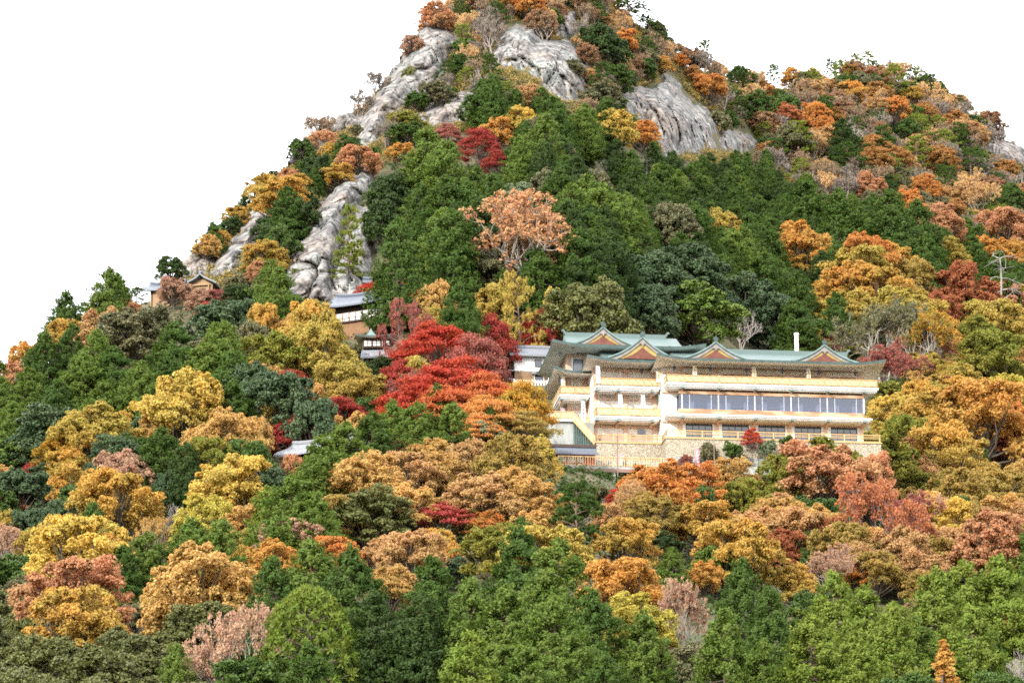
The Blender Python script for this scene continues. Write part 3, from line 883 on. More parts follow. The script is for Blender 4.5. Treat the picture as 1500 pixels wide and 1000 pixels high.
D 495 240 50 40 YO|left of the spire top
C 625 190 90 120 G2|tall top of the cypress forest under the cliffs
C 655 210 95 130 G2|large, in the cypress forest under the cliffs
M 702 188 58 62 RD|below the summit cliff
M 655 182 44 45 RG|left below the summit cliff
M 730 222 48 30 RD|low, right of the larger one below the summit cliff
D 728 172 46 32 O|small, below the summit cliff
D 765 156 48 40 Y|below the right corner of the summit cliff
D 898 163 64 60 Y|layered, right below the summit cliff
D 942 178 44 50 OD|at the left edge of the bare right rock face
E 880 120 50 0 GX|round, at the right foot of the summit cliff
E 640 120 45 0 GX|round, on the ledge of the left cliff
E 608 135 34 0 G1|small, on the edge of the left cliff
L 600 92 32 36 GO|small bush, hanging on the left cliff
S 768 288 165 150 SA|huge, with white limbs in the middle of the forest
E 755 268 50 50 GP|pale cap behind the huge half bare tree
D 1055 303 60 80 OG|two tiered, in the forest above the main hall
D 1175 328 85 70 O|left top of the bright group right of the forest
D 1168 372 40 45 YO|small, under the left top of the bright group
E 985 302 75 95 GX|dark lumpy, in the forest above the hall
E 955 375 105 100 GB|above the left half of the hall roof
E 1015 362 100 95 GB|above the middle of the hall roof
E 870 412 115 100 GO|broad dome behind the left roof of the hall
E 945 420 90 90 GB|behind the second gable of the hall
E 1020 415 110 95 G2|broad, behind the third gable of the hall
E 1095 405 95 95 GB|left of the chimney
E 1140 430 80 95 GB|right behind the chimney
D 965 466 28 30 Y|tiny, behind the second gable of the hall
M 1005 475 34 30 RG|tiny, behind the third gable of the hall
B 1085 455 66 60 GY|twigs behind the ridge of the hall
C 1165 440 70 90 G1|right of the chimney
C 1225 430 60 95 G1|above the fourth gable of the hall
C 1205 368 60 90 G0|at the left of the bright group right of the forest
D 1270 343 90 70 OD|upper middle of the bright group
D 1310 360 70 70 YO|upper right of the bright group
D 1255 362 100 80 OG|middle of the bright group
D 1245 385 90 80 O|left middle of the bright group
D 1290 392 95 85 YO|right middle of the bright group
D 1215 415 60 60 YO|left end of the bright group
D 1250 425 80 60 OG|foot of the bright group
D 1335 378 75 80 TO|brown, right of the bright group
D 1330 420 95 85 OG|right foot of the bright group
D 1375 430 70 80 RB|left of the small cypress at right
S 1290 445 140 120 GX|grey stemmed, above the right end of the hall
S 1345 445 100 110 OT|grey stemmed, upper right of the hall
D 1240 440 55 60 O|left of the grey stemmed trees
D 1378 470 70 60 YO|right of the grey stemmed trees
D 1412 392 95 90 RB|round, behind the tall bleached snag
D 1475 412 60 60 SA|at the right edge behind the bleached snag
D 1392 350 50 60 OG|round, above the round reddish brown tree
D 1405 372 40 50 OG|smaller, below the round one above the reddish tree
D 1440 348 50 50 O|near the right edge, upper band
D 1478 350 56 60 O|at the right edge, upper band
C 1358 345 60 100 G1|left of the round olive gold one at right
C 1425 345 50 80 G1|between the two orange ones at right
C 1465 370 60 100 G1|right behind the tall bleached snag
N 1362 383 44 60 GY|smaller bleached, in the brown trees at right
N 1457 383 60 95 WH|tall bleached, before the reddish tree at right
C 1414 432 44 66 G1|small, under the round reddish brown tree
D 1455 438 100 75 OG|at the right, above the lumpy olive green one
D 1422 465 80 90 OL|left shoulder of the lumpy group at right
D 1445 490 110 110 OL|lumpy, largest at the right of the hall
D 1485 490 60 90 T|at the right edge beside the lumpy olive one
D 1465 550 70 60 LY|small, under the lumpy olive one
S 1305 505 90 90 RG|right of the roof corner of the hall
S 1372 478 66 80 RG|between the hall roof corner and the lumpy olive tree
B 1368 490 56 70 GY|white stemmed, right of the hall
E 1300 560 50 0 OL|behind the right end of the balcony
D 1345 545 40 40 T|small, right of the balcony end
C 1235 175 52 75 G0|dark, alone on the right hillside
P 1240 212 58 60 G1|below the dark lone cypress on the right hillside
C 1180 265 75 110 G1|on the lower right hillside left of the bleached twig
C 1230 280 85 110 G1|on the lower right hillside under the small snag
C 1305 280 95 120 G1|large, on the right hillside
C 1345 295 70 110 G1|right flank of the large one on the hillside
D 1275 255 48 50 SA|left of the large hillside cypress
D 1330 275 56 40 OD|above the large hillside cypress
D 1355 258 50 45 OD|upper, above the large hillside cypress
D 1385 302 66 55 SA|right of the large hillside cypress
D 1470 310 80 60 SA|near the right edge on the hillside
C 1302 252 28 46 G0|small, on the hillside between orange trees
S 1430 255 70 80 TB|brown twiggy, near the right edge of the hillside
P 1385 245 36 60 G1|left of the brown twiggy tree on the hillside
P 1465 272 46 55 G1|right of the brown twiggy tree on the hillside
P 1253 78 26 34 G4|left of the two on the right hilltop
P 1270 76 26 36 G4|right of the two on the right hilltop
P 1135 94 24 34 G1|at the left end of the right hilltop
P 1215 86 24 34 G1|left of the two hilltop pines
P 1345 98 28 30 G4|right of the two hilltop pines
P 1032 58 28 30 G1|in the saddle left of the hilltop
D 1128 126 30 34 OD|left side of the right hilltop
D 1160 100 34 24 O|on the skyline of the right hilltop
D 1190 150 50 40 OD|below the skyline of the right hilltop
D 1150 150 46 40 RB|below the left end of the right hilltop
D 1205 172 40 34 OD|left of the dark lone cypress
D 1250 118 44 26 O|below the two hilltop pines
D 1310 142 46 28 OD|right below the two hilltop pines
D 1335 128 30 26 YO|right end of the hilltop slope
N 1268 140 12 38 WH|thin bare pole on the right hillside
N 1220 262 14 32 WH|small forked, above the left cypress on the hillside
N 1022 108 18 30 WH|crooked, right of the bare right rock face
N 936 266 26 28 WH|crooked, at the top of the dark forest
N 945 230 18 28 WH|forked, below the bare right rock face
N 883 215 30 36 GY|grey, below the layered yellow tree
D 640 4 52 36 SA|on the skyline left of the summit
D 605 52 34 40 BR|thin, left on the skyline under the summit
P 604 58 26 30 G1|on the skyline left of the summit cliff
D 735 -12 40 40 O|at the top edge above the summit cliff
D 775 -14 50 40 OD|right, at the top edge above the summit cliff
D 840 88 34 26 GX|at the right edge of the summit cliff
D 915 42 42 26 OD|on the slope right of the summit
P 948 26 38 36 G1|on the skyline right of the summit
D 968 84 34 24 O|above the bare right rock face
D 996 80 26 20 OD|right above the bare right rock face
P 920 2 60 30 G1|flat topped, on the skyline right of the summit
E 880 40 70 50 G0|dark, right of the top crag
E 900 60 50 0 G1|round, below the flat topped pine
D 1040 108 50 26 OD|in the saddle, lower
P 1080 108 40 30 G0|dark, in the saddle
D 1240 652 76 90 OL%357|round, at the right corner of the terrace wall
E 838 718 60 0 G1|bushy, left of the lone pine under the deck
D 895 738 56 60 TB|small, right of the lone pine under the deck
L 520 500 30 26 GX|small, left of the green roofed pavilion
L 588 512 34 30 RB|small, right of the green roofed pavilion
L 535 528 36 30 G1|small, under the green roofed pavilion
E 562 525 44 40 G0|below the right end of the green roofed pavilion
L 832 704 44 36 G1|leftmost of three under the deck edge
L 880 706 44 36 GX|middle one of three under the deck edge
L 925 702 44 36 G2|rightmost of three under the deck edge
C 902 205 46 80 G0|under the layered yellow tree right below the summit cliff
C 925 222 48 84 G1|beside the crooked bare trunk at the top of the dark forest
C 76 508 46 70 G0|dark, filling the gap on the left skyline
D 1275 664 66 80 SA%354|smaller, below the right corner of the terrace wall
'''
def plant_heroes():
    for ln in HEROES.strip().splitlines():
        a, rest = ln.split('|')
        k, cx, top, w, hp, pal = a.split()
        ym, yx = 0, 9e9
        if '%' in pal: pal, yx = pal.split('%')
        if '@' in pal: pal, ym = pal.split('@')
        adj, noun = PAL[pal][0], KINDS[k][1]
        if k in 'NO' or (k == 'B' and pal in ('GY', 'WH')): adj = ''
        set_tree(k, float(cx), float(top), float(w), float(hp), pal, f'{adj} {noun} {rest}'.strip().replace(' ,', ','), None, float(ym), float(yx))
# ------------------------------------------------------------------ cliffs and crags: closed relief standing out of the slope
def rock_mat():
    m, t, n, l = new_mat('grey_rock')
    o = n('ShaderNodeOutputMaterial'); p = n('ShaderNodeBsdfPrincipled'); l(p.outputs[0], o.inputs[0]); p.inputs['Roughness'].default_value = .85; p.inputs['Specular IOR Level'].default_value = .25
    c = n('ShaderNodeTexCoord')
    mpp = n('ShaderNodeMapping'); l(c.outputs['Object'], mpp.inputs[0]); mpp.inputs['Rotation'].default_value = (0, math.radians(-35), 0); mpp.inputs['Scale'].default_value = (.6, .6, .3)
    a = n('ShaderNodeTexNoise'); a.inputs['Scale'].default_value = .9; a.inputs['Detail'].default_value = 8; a.inputs['Roughness'].default_value = .65; l(mpp.outputs[0], a.inputs['Vector'])
    r = n('ShaderNodeValToRGB'); l(a.outputs['Fac'], r.inputs[0])
    e = r.color_ramp.elements
    e[0].position = .27; e[0].color = (.03, .028, .028, 1); e[1].position = .72; e[1].color = (.42, .405, .37, 1)
    k = e.new(.42); k.color = (.11, .105, .102, 1)
    k = e.new(.55); k.color = (.24, .23, .22, 1)
    b = n('ShaderNodeTexNoise'); b.inputs['Scale'].default_value = .16; b.inputs['Detail'].default_value = 5; l(c.outputs['Object'], b.inputs['Vector'])
    r2 = n('ShaderNodeValToRGB'); l(b.outputs['Fac'], r2.inputs[0])
    q = r2.color_ramp.elements; q[0].position = .36; q[0].color = (1.0, .88, .8, 1); q[1].position = .66; q[1].color = (.92, 1.0, .98, 1)
    z = q.new(.5); z.color = (.97, .95, .95, 1)
    x = n('ShaderNodeMix'); x.data_type = 'RGBA'; x.blend_type = 'MULTIPLY'; x.inputs['Factor'].default_value = 1; l(r.outputs[0], x.inputs['A']); l(r2.outputs[0], x.inputs['B'])
    # dark lichen streaks and thin cracks
    w = n('ShaderNodeTexVoronoi'); w.feature = 'DISTANCE_TO_EDGE'; w.inputs['Scale'].default_value = .9
    dist = n('ShaderNodeVectorMath'); dist.operation = 'ADD'; sc_ = n('ShaderNodeVectorMath'); sc_.operation = 'SCALE'; sc_.inputs['Scale'].default_value = .7
    l(a.outputs['Color'], sc_.inputs[0]); l(mpp.outputs[0], dist.inputs[0]); l(sc_.outputs[0], dist.inputs[1]); l(dist.outputs[0], w.inputs['Vector'])
    cr = n('ShaderNodeMapRange'); cr.inputs['From Max'].default_value = .07; cr.inputs['To Min'].default_value = .5; l(w.outputs['Distance'], cr.inputs['Value'])
    y = n('ShaderNodeMix'); y.data_type = 'RGBA'; y.blend_type = 'MULTIPLY'; y.inputs['Factor'].default_value = 1; l(x.outputs['Result'], y.inputs['A']); l(cr.outputs[0], y.inputs['B'])
    l(y.outputs['Result'], p.inputs['Base Color'])
    f = n('ShaderNodeTexNoise'); f.inputs['Scale'].default_value = 2.2; f.inputs['Detail'].default_value = 8; l(c.outputs['Object'], f.inputs['Vector'])
    bp = n('ShaderNodeBump'); bp.inputs['Strength'].default_value = .9; bp.inputs['Distance'].default_value = .35; l(f.outputs['Fac'], bp.inputs['Height'])
    b2 = n('ShaderNodeBump'); b2.inputs['Strength'].default_value = .8; b2.inputs['Distance'].default_value = .3; l(cr.outputs[0], b2.inputs['Height']); l(bp.outputs[0], b2.inputs['Normal'])
    l(b2.outputs[0], p.inputs['Normal'])
    return m
ROCK = rock_mat()
def inside(px, py, poly):
    q = np.array(poly, float); r = np.zeros(np.shape(px), bool); j = len(q) - 1
    for i in range(len(q)):
        a, b = q[i], q[j]
        with np.errstate(divide='ignore', invalid='ignore'):
            c = ((a[1] > py) != (b[1] > py)) & (px < (b[0] - a[0]) * (py - a[1]) / (b[1] - a[1] + 1e-12) + a[0])
        r ^= c; j = i
    return r
def edge_dist(px, py, poly):
    q = np.array(poly, float); d = np.full(np.shape(px), 1e9)
    for i in range(len(q)):
        a, b = q[i - 1], q[i]; ab = b - a
        t = np.clip(((px - a[0]) * ab[0] + (py - a[1]) * ab[1]) / (ab @ ab + 1e-9), 0, 1)
        d = np.minimum(d, np.hypot(px - a[0] - t * ab[0], py - a[1] - t * ab[1]))
    return d
ROCKS = [  # outline on the hillside, how far it stands out (m), shoulder width, crack slant, label
 ([(545,244),(553,256),(552,282),(528,310),(512,322),(505,350),(496,390),(490,444),(410,444),(406,385),(438,345),(462,305),(483,275),(508,248),(528,240)], 10.0, 22, .9, 'tall pale rock spire leaning over the shrine hall'),
 ([(520,296),(552,312),(554,345),(548,400),(536,432),(470,446),(484,390),(500,345)], 3.0, 18, .2, 'bluish recessed rock wall under the overhang of the spire'),
 ([(390,288),(398,312),(394,345),(378,362),(352,396),(306,410),(314,375),(345,342),(364,310)], 5.0, 22, 1.0, 'long leaning rock slab on the left ridge above the cliff shrines'),
 ([(300,362),(314,382),(302,404),(254,412),(260,394),(280,374)], 3.5, 14, .8, 'small pale crag just behind the cliff shrines'),
 ([(640,36),(668,46),(690,60),(662,84),(656,112),(640,134),(602,150),(572,172),(556,216),(514,222),(522,180),(552,138),(592,84),(622,40)], 5.0, 22, 1.0, 'long bare cliff forming the left skyline under the summit'),
 ([(535,160),(528,182),(500,200),(470,214),(446,238),(424,240),(446,206),(478,184),(508,168)], 4.0, 14, .9, 'low rock rib on the left skyline'),
 ([(742,38),(790,30),(792,58),(830,58),(852,75),(862,100),(862,142),(832,154),(800,142),(785,124),(750,112),(712,110),(712,90),(724,66)], 7.0, 26, .35, 'broad grey summit cliff with split face'),
 ([(818,16),(842,14),(848,55),(812,54)], 4.0, 12, .2, 'narrow crag standing on top of the summit cliff'),
 ([(706,136),(708,164),(692,182),(650,194),(610,188),(606,166),(640,147),(680,134)], 4.0, 20, .7, 'rounded rock shelf below the summit cliff'),
 ([(970,106),(992,110),(1006,140),(1052,172),(1056,184),(1050,196),(1066,220),(1010,224),(966,232),(950,190),(908,164),(903,145),(925,124),(960,128)], 6.0, 26, .55, 'wide pinkish bare rock face on the right shoulder'),
 ([(1060,186),(1100,194),(1118,214),(1110,228),(1056,228),(1048,205)], 4.0, 16, .4, 'pale knob of rock at the foot of the right rock face'),
 ([(1138,222),(1152,220),(1164,245),(1156,262),(1140,250)], 2.5, 8, .5, 'small rock ledge right of the bare rock face'),
 ([(1342,222),(1378,218),(1374,244),(1344,246)], 3.0, 10, .4, 'square crag in the middle of the right hillside'),
 ([(1303,184),(1337,186),(1332,208),(1306,204)], 3.0, 9, .2, 'split crag high on the right hillside'),
 ([(1436,196),(1482,212),(1520,232),(1520,250),(1470,240),(1446,224)], 4.0, 14, .6, 'grey rock band at the right edge below the skyline'),
]
def blocks(x, y, seed):
    """cracked blocks: each cell its own height and tilt; returns height, tilt, gap distance"""
    xi, yi = np.floor(x).astype(int), np.floor(y).astype(int)
    f1 = np.full(x.shape, 9.0); f2 = np.full(x.shape, 9.0); hh = np.zeros(x.shape); tt = np.zeros(x.shape)
    for i in (-1, 0, 1):
        for j in (-1, 0, 1):
            cx, cy = xi + i, yi + j
            r1, r2, r3, r4, r5 = [_T[(cx * 7 + q * 13) & 63, (cy * 5 + q * 29) & 63, (seed * 11 + q * 3 + cx + cy * 3) & 63] for q in range(5)]
            dx, dy = x - cx - r1, y - cy - r2; dd = np.hypot(dx, dy)
            new = dd < f1
            f2 = np.where(new, f1, np.minimum(f2, dd)); f1 = np.where(new, dd, f1)
            hh = np.where(new, r3 - .5, hh); tt = np.where(new, (r4 - .5) * dx * 2 + (r5 - .5) * dy * 2, tt)
    return hh, tt, f2 - f1
def build_rock(poly, T, sh, slant, label):
    q = np.array(poly, float); x0, y0 = q.min(0) - 6; x1, y1 = q.max(0) + 6
    st = 1.6
    gx, gy = np.meshgrid(np.arange(x0, x1, st), np.arange(y0, y1, st))
    # a ragged outline
    jx = gx + 3.0 * fbm(gx / 9, gy / 9, 1.0, 3); jy = gy + 3.0 * fbm(gx / 9, gy / 9, 9.0, 3)
    ins = inside(jx, jy, poly); d = edge_dist(jx, jy, poly) * np.where(ins, 1, -1)
    keep = d > -4
    pr, yr = ridge(gx)
    Yg = np.minimum(ground_Y(gx, gy), yr)
    m = (CP and 1) * Yg * 1.04 / FPX                                 # metres per pixel here
    wx, wz = gx * m, -gy * m                                         # wall coordinates (m)
    a, b = wx * math.cos(slant) - wz * math.sin(slant), wx * math.sin(slant) + wz * math.cos(slant)
    yb = np.array([gy[ins[:, c], c].max() if ins[:, c].any() else np.nan for c in range(gx.shape[1])])   # foot of the face in each column
    ok = ~np.isnan(yb); yb = np.interp(np.arange(len(yb)), np.flatnonzero(ok), yb[ok]); kk_ = np.ones(15) / 15
    yb = np.convolve(np.pad(yb, 7, 'edge'), kk_, 'valid')
    steep = np.clip(.55 * (Yg - np.minimum(ground_Y(gx, np.broadcast_to(yb, gx.shape)), Yg)), 0, 13)
    prof = 1 - np.exp(-np.maximum(d, 0) / sh * 1.6)
    warp = 1.1 * fbm(a / 5, b / 5, 3.3, 3)
    c1, t1, g1 = blocks(a / 3.4 + warp * .35, b / 8.0 + .25 * warp, 1)
    c2, t2, g2 = blocks(a / 1.25 + warp * .8, b / 2.9 + .6 * warp, 2)
    c3, t3, g3 = blocks(a / .55 + warp, b / 1.1 + warp, 3)
    off = (.55 * T + steep) * prof + prof * (2.6 * c1 + 1.5 * t1 + 1.0 * c2 + .7 * t2 + .3 * c3 - 2.6 * np.exp(-g1 * 11) - 1.3 * np.exp(-g2 * 10) - .3 * np.exp(-g3 * 8) + .9 * fbm(a / 6, b / 9, 5.5, 3) + .25 * fbm(a / .6, b / .9, 7.5, 2)) + np.minimum(d, 0) * .5 - .6
    Yv = Yg - off
    k = Yv / (CP - (500 - gy) / FPX * SP)
    P = np.stack([(gx - 750) / FPX * k, Yv, k * (SP + (500 - gy) / FPX * CP)], -1)
    ny, nx = gx.shape; idx = -np.ones(ny * nx, int)
    kk = keep.ravel(); idx[kk] = np.arange(kk.sum()); V = P.reshape(-1, 3)[kk]
    i, j = np.meshgrid(np.arange(nx - 1), np.arange(ny - 1)); c = (j * nx + i).ravel()
    F = np.stack([idx[c], idx[c + nx], idx[c + nx + 1], idx[c + 1]], 1); F = F[(F >= 0).all(1)]
    # close it: push the rim back into the hill
    e = {}
    for f in F:
        for u, v in zip(f, np.roll(f, -1)):
            e[(u, v)] = 1
    rim = [(u, v) for (u, v) in e if (v, u) not in e]
    nb = len(V); rv = sorted({u for p_ in rim for u in p_}); mp_ = {u: nb + n_ for n_, u in enumerate(rv)}
    V = np.concatenate([V, V[rv] + np.array([0, 9.0, -3.5])])
    F = np.concatenate([F, np.array([[v, u, mp_[u], mp_[v]] for u, v in rim])])
    org = V.mean(0); org[2] = V[:, 2].min()
    o = bpy.data.objects.new('rock_outcrop', mesh_quads('rock_outcrop', V - org, F, ROCK, smooth=False)); link(o); o.location = org
    tag(o, label, 'rock', 'rock faces on the mountain')
for r_ in ROCKS: build_rock(*r_)
# ------------------------------------------------------------------ buildings
class MB:
    """collects boxes, bars and prisms for ONE mesh"""
    def __init__(s): s.v, s.f = [], []
    def pts(s, V, F):
        n = len(s.v); s.v += [tuple(p) for p in V]; s.f += [tuple(i + n for i in f) for f in F]; return s
    def box(s, x0, x1, y0, y1, z0, z1):
        V = [(x, y, z) for z in (z0, z1) for y in (y0, y1) for x in (x0, x1)]
        return s.pts(V, [(0, 2, 3, 1), (4, 5, 7, 6), (0, 1, 5, 4), (2, 6, 7, 3), (0, 4, 6, 2), (1, 3, 7, 5)])
    def prism(s, prof, axis, a, b):
        """prof: polygon of 2D points; axis 'y' -> (x,z) polygon swept from y=a to b, 'x' -> (y,z) swept in x, 'z' -> (x,y)"""
        n = len(prof); mk = {'y': lambda p, t: (p[0], t, p[1]), 'x': lambda p, t: (t, p[0], p[1]), 'z': lambda p, t: (p[0], p[1], t)}[axis]
        V = [mk(p, a) for p in prof] + [mk(p, b) for p in prof]
        return s.pts(V, [tuple(range(n))[::-1], tuple(range(n, 2 * n))] + [(i, (i + 1) % n, (i + 1) % n + n, i + n) for i in range(n)])
    def strip(s, A, B):
        n = len(A); return s.pts(list(A) + list(B), [(i, i + 1, n + i + 1, n + i) for i in range(n - 1)])
    def bar(s, a, b, r, sides=6):
        a, b = Vector(a), Vector(b); d = (b - a).normalized(); u = d.orthogonal().normalized(); w = d.cross(u)
        V = [c + (u * math.cos(t * 2 * math.pi / sides) + w * math.sin(t * 2 * math.pi / sides)) * r for c in (a, b) for t in range(sides)]
        return s.pts(V, [(i, (i + 1) % sides, (i + 1) % sides + sides, i + sides) for i in range(sides)] + [tuple(range(sides))[::-1], tuple(range(sides, 2 * sides))])
    def build(s, name, m, parent=None, smooth=False):
        me = bpy.data.meshes.new(name); me.from_pydata(s.v, [], s.f); me.update(); me.materials.append(m)
        if smooth: me.polygons.foreach_set('use_smooth', np.ones(len(me.polygons), bool))
        return link(bpy.data.objects.new(name, me), parent)

PLASTER = surf_mat('cream_plaster', (.76, .72, .65), (.6, .555, .49), scale=1.1, rough=.85, bump=.15, stretch=(1.6, 1.6, .22), ramp=(.3, .55))
WHITE = surf_mat('white_paint', (.72, .71, .69), (.58, .57, .55), scale=1.2, rough=.6, stretch=(1.8, 1.8, .5), ramp=(.3, .5))
SOFFIT = surf_mat('soffit_board', (.86, .83, .79), (.8, .77, .72), scale=.8, rough=.8)
PEACH = surf_mat('peach_paint', (.62, .42, .31), (.52, .35, .26), scale=1.0, rough=.7)
YELLOW = surf_mat('yellow_rail_paint', (.5, .35, .17), (.42, .28, .12), scale=1.5, rough=.5)
PANEL = striped('yellow_slat_panel', (.5, .39, .23), (.4, .27, .13), .9, 'DIAGONAL', rough=.5, bump=.15, noise=1.5)
COPPER = striped('verdigris_copper', (.1, .142, .136), (.065, .1, .097), 2.4, 'X', rough=.55, bump=.25, noise=.15)
COPEDGE = surf_mat('copper_edge', (.05, .085, .08), (.03, .05, .045), scale=2, rough=.6)
TRIMC = surf_mat('copper_light_trim', (.17, .25, .24), (.12, .18, .172), scale=2, rough=.5)
BARGE = surf_mat('grey_bargeboard', (.24, .215, .2), (.17, .15, .14), scale=2, rough=.7)
GOLD = surf_mat('gold_leaf_paint', (.34, .26, .07), (.26, .19, .045), scale=2.5, rough=.4)
REDW = surf_mat('vermilion_panel', (.15, .045, .024), (.1, .03, .018), scale=2.2, rough=.6)
WOODB = surf_mat('weathered_panel', (.44, .3, .19), (.27, .15, .08), scale=.55, rough=.7, ramp=(.42, .58), stretch=(1, 1, 3))
DARKW = surf_mat('dark_timber', (.075, .05, .038), (.045, .03, .024), scale=2, rough=.8)
TIMBER = striped('brown_boards', (.26, .16, .09), (.12, .075, .045), 3.2, 'X', rough=.8, bump=.5)
PALEW = striped('pale_cedar_boards', (.34, .22, .12), (.2, .125, .07), 2.5, 'X', rough=.8, bump=.4)
LATT = striped('lattice_cedar', (.3, .165, .085), (.06, .035, .02), 2.2, 'Z', rough=.8, bump=.8)
TILE = striped('grey_roof_tile', (.2, .215, .24), (.085, .09, .105), 1.9, 'X', rough=.5, bump=.9, noise=.1)
TILEL = striped('silver_roof_tile', (.3, .31, .335), (.13, .14, .155), 1.8, 'X', rough=.45, bump=.9, noise=.2)
SLATE = striped('dark_sheet_roof', (.11, .125, .155), (.085, .098, .125), 1.2, 'X', rough=.45, bump=.2, noise=.1)
STONEC = cells('cobbled_wall', (.45, .39, .29), (.33, .28, .21), (.26, .22, .16), 5.0, .09)
STONEL = cells('boulder_wall', (.27, .29, .28), (.2, .25, .25), (.5, .46, .37), 1.5, .1)
CONC = surf_mat('stained_concrete', (.36, .37, .35), (.2, .21, .2), scale=.9, rough=.9, bump=.4, stretch=(1, 1, .4))
CURT = striped('red_brown_curtain', (.5, .34, .3), (.2, .07, .06), 3.4, 'X', rough=.9)
PAPER = surf_mat('paper_screen', (.7, .7, .68), (.6, .6, .59), scale=1.4, rough=.8)
REDP = surf_mat('red_paint', (.5, .06, .03), (.42, .045, .03), scale=2, rough=.5)
STEEL = surf_mat('rusty_white_flue', (.8, .78, .76), (.45, .25, .15), scale=1.6, rough=.5, ramp=(.3, .42))
POLEM = surf_mat('galvanised_pole', (.4, .39, .38), (.3, .29, .28), scale=3, rough=.45)
RUSTP = surf_mat('brown_pole', (.22, .13, .1), (.16, .1, .08), scale=3, rough=.6)
LAMPM = surf_mat('black_iron', (.03, .035, .045), (.02, .022, .03), scale=3, rough=.5)
def glass_mat(name, c, rough=.08):
    m, t, n, l = new_mat(name)
    o = n('ShaderNodeOutputMaterial'); p = n('ShaderNodeBsdfPrincipled'); l(p.outputs[0], o.inputs[0])
    p.inputs['Roughness'].default_value = rough; p.inputs['Specular IOR Level'].default_value = .8
    cc = n('ShaderNodeTexCoord'); no = n('ShaderNodeTexNoise'); no.inputs['Scale'].default_value = .7; l(cc.outputs['Object'], no.inputs['Vector'])
    r = n('ShaderNodeValToRGB'); l(no.outputs['Fac'], r.inputs[0]); r.color_ramp.elements[0].color = (*[x * .6 for x in c], 1); r.color_ramp.elements[1].color = (*c, 1)
    l(r.outputs[0], p.inputs['Base Color'])
    return m
GLASS = glass_mat('dark_window_glass', (.035, .05, .075))
GLASSG = glass_mat('grey_gallery_glass', (.2, .22, .27), .12)
CLEAR, ct, cn, cl = new_mat('clear_gallery_glass')
_o = cn('ShaderNodeOutputMaterial'); _g = cn('ShaderNodeBsdfGlossy'); _t = cn('ShaderNodeBsdfTransparent'); _m = cn('ShaderNodeMixShader')
_g.inputs['Roughness'].default_value = .03; _g.inputs['Color'].default_value = (.75, .8, .9, 1); _t.inputs['Color'].default_value = (.55, .58, .67, 1); _m.inputs[0].default_value = .08
cl(_t.outputs[0], _m.inputs[1]); cl(_g.outputs[0], _m.inputs[2]); cl(_m.outputs[0], _o.inputs[0])

def hall_pt(u, v, w): return HALL_O + HU * u + HV * v + np.array([0, 0, w])

# ---- roofs
def hip_roof(name, u0, u1, v0, v1, ze, zr, m, parent, rv=None, gable=1.8, pw=1.35, th=.28, lift=.45, edge=None, step=.4):
    """curved hip-and-gable roof with upturned corners: roof surface, dark eave edge, soffit, ridge"""
    rv = (v0 + v1) / 2 if rv is None else rv
    us, vs = np.linspace(u0, u1, int((u1 - u0) / step) + 1), np.concatenate([np.linspace(v0, rv, int((rv - v0) / step) + 1), np.linspace(rv, v1, int((v1 - rv) / step) + 1)[1:]])
    def z(u, v):
        tf = min((v - v0) / (rv - v0), (v1 - v) / (v1 - rv)) ; tu = min(u - u0, u1 - u) / (rv - v0)
        t = tf if (tu * (rv - v0) > gable) else min(tf, tu * 1.0)
        du = min(u - u0, u1 - u) / 4.0; dv = min(v - v0, v1 - v) / 4.0
        cor = max(0, 1 - du) ** 2 * max(0, 1 - dv) ** 2
        return ze + (zr - ze) * t ** pw * (1 - .0) + (zr - ze) * .0 + lift * cor
    nu, nv = len(us), len(vs)
    top = [(u, v, z(u, v)) for v in vs for u in us]
    F = [(j * nu + i, j * nu + i + 1, (j + 1) * nu + i + 1, (j + 1) * nu + i) for j in range(nv - 1) for i in range(nu - 1)]
    mb = MB(); mb.pts(top, F); o = mb.build(name, m, parent)
    rim = [(i, 0) for i in range(nu)] + [(nu - 1, j) for j in range(1, nv)] + [(i, nv - 1) for i in range(nu - 2, -1, -1)] + [(0, j) for j in range(nv - 2, 0, -1)]
    A = [(us[i], vs[j], z(us[i], vs[j]) + .02) for i, j in rim]; A.append(A[0])
    B = [(a[0], a[1], a[2] - th) for a in A]
    cu, cv = (u0 + u1) / 2, rv
    out_ = [(a[0] + .06 * np.sign(a[0] - cu) * (abs(a[0] - cu) > (u1 - u0) / 2 - .01), a[1] + .06 * np.sign(a[1] - cv) * (a[1] in (vs[0], vs[-1])), a[2]) for a in A]
    ob = [(a[0], a[1], a[2] - th) for a in out_]
    e = MB(); e.strip(out_, ob); e.strip(A, out_)
    e.build('eave_edge', edge or COPEDGE, o)
    # soffit: flat boards rising slightly to the wall
    inn = [(min(max(a[0], u0 + 3.0), u1 - 3.0), min(max(a[1], v0 + 3.0), v1 - 3.0), ze - th + .15) for a in A]
    s_ = MB(); s_.strip([(b[0], b[1], b[2]) for b in ob], inn); s_.build('soffit', SOFFIT, o)
    return o
def ridge_bar(parent, u0, u1, v, z, m=None, hgt=.42, w=.35, name='ridge'):
    b = MB(); b.box(u0, u1, v - w / 2, v + w / 2, z - .15, z + hgt * .55); b.box(u0 - .15, u1 + .15, v - w * .32, v + w * .32, z + hgt * .55 + .003, z + hgt)
    for x, s in ((u0 - .15, -1), (u1 + .15, 1)):
        b.prism([(x, z + hgt + .003), (x + s * .3, z + hgt + .18), (x + s * .05, z + hgt + .35), (x - s * .25, z + hgt + .003)], 'y', v - .12, v + .12)
    return b.build(name, m or COPPER, parent)
def curve_gable(t, H, p=2.1, k=.42):
    a = 1 - abs(t); return H * (a * k + (1 - k) * a ** p)
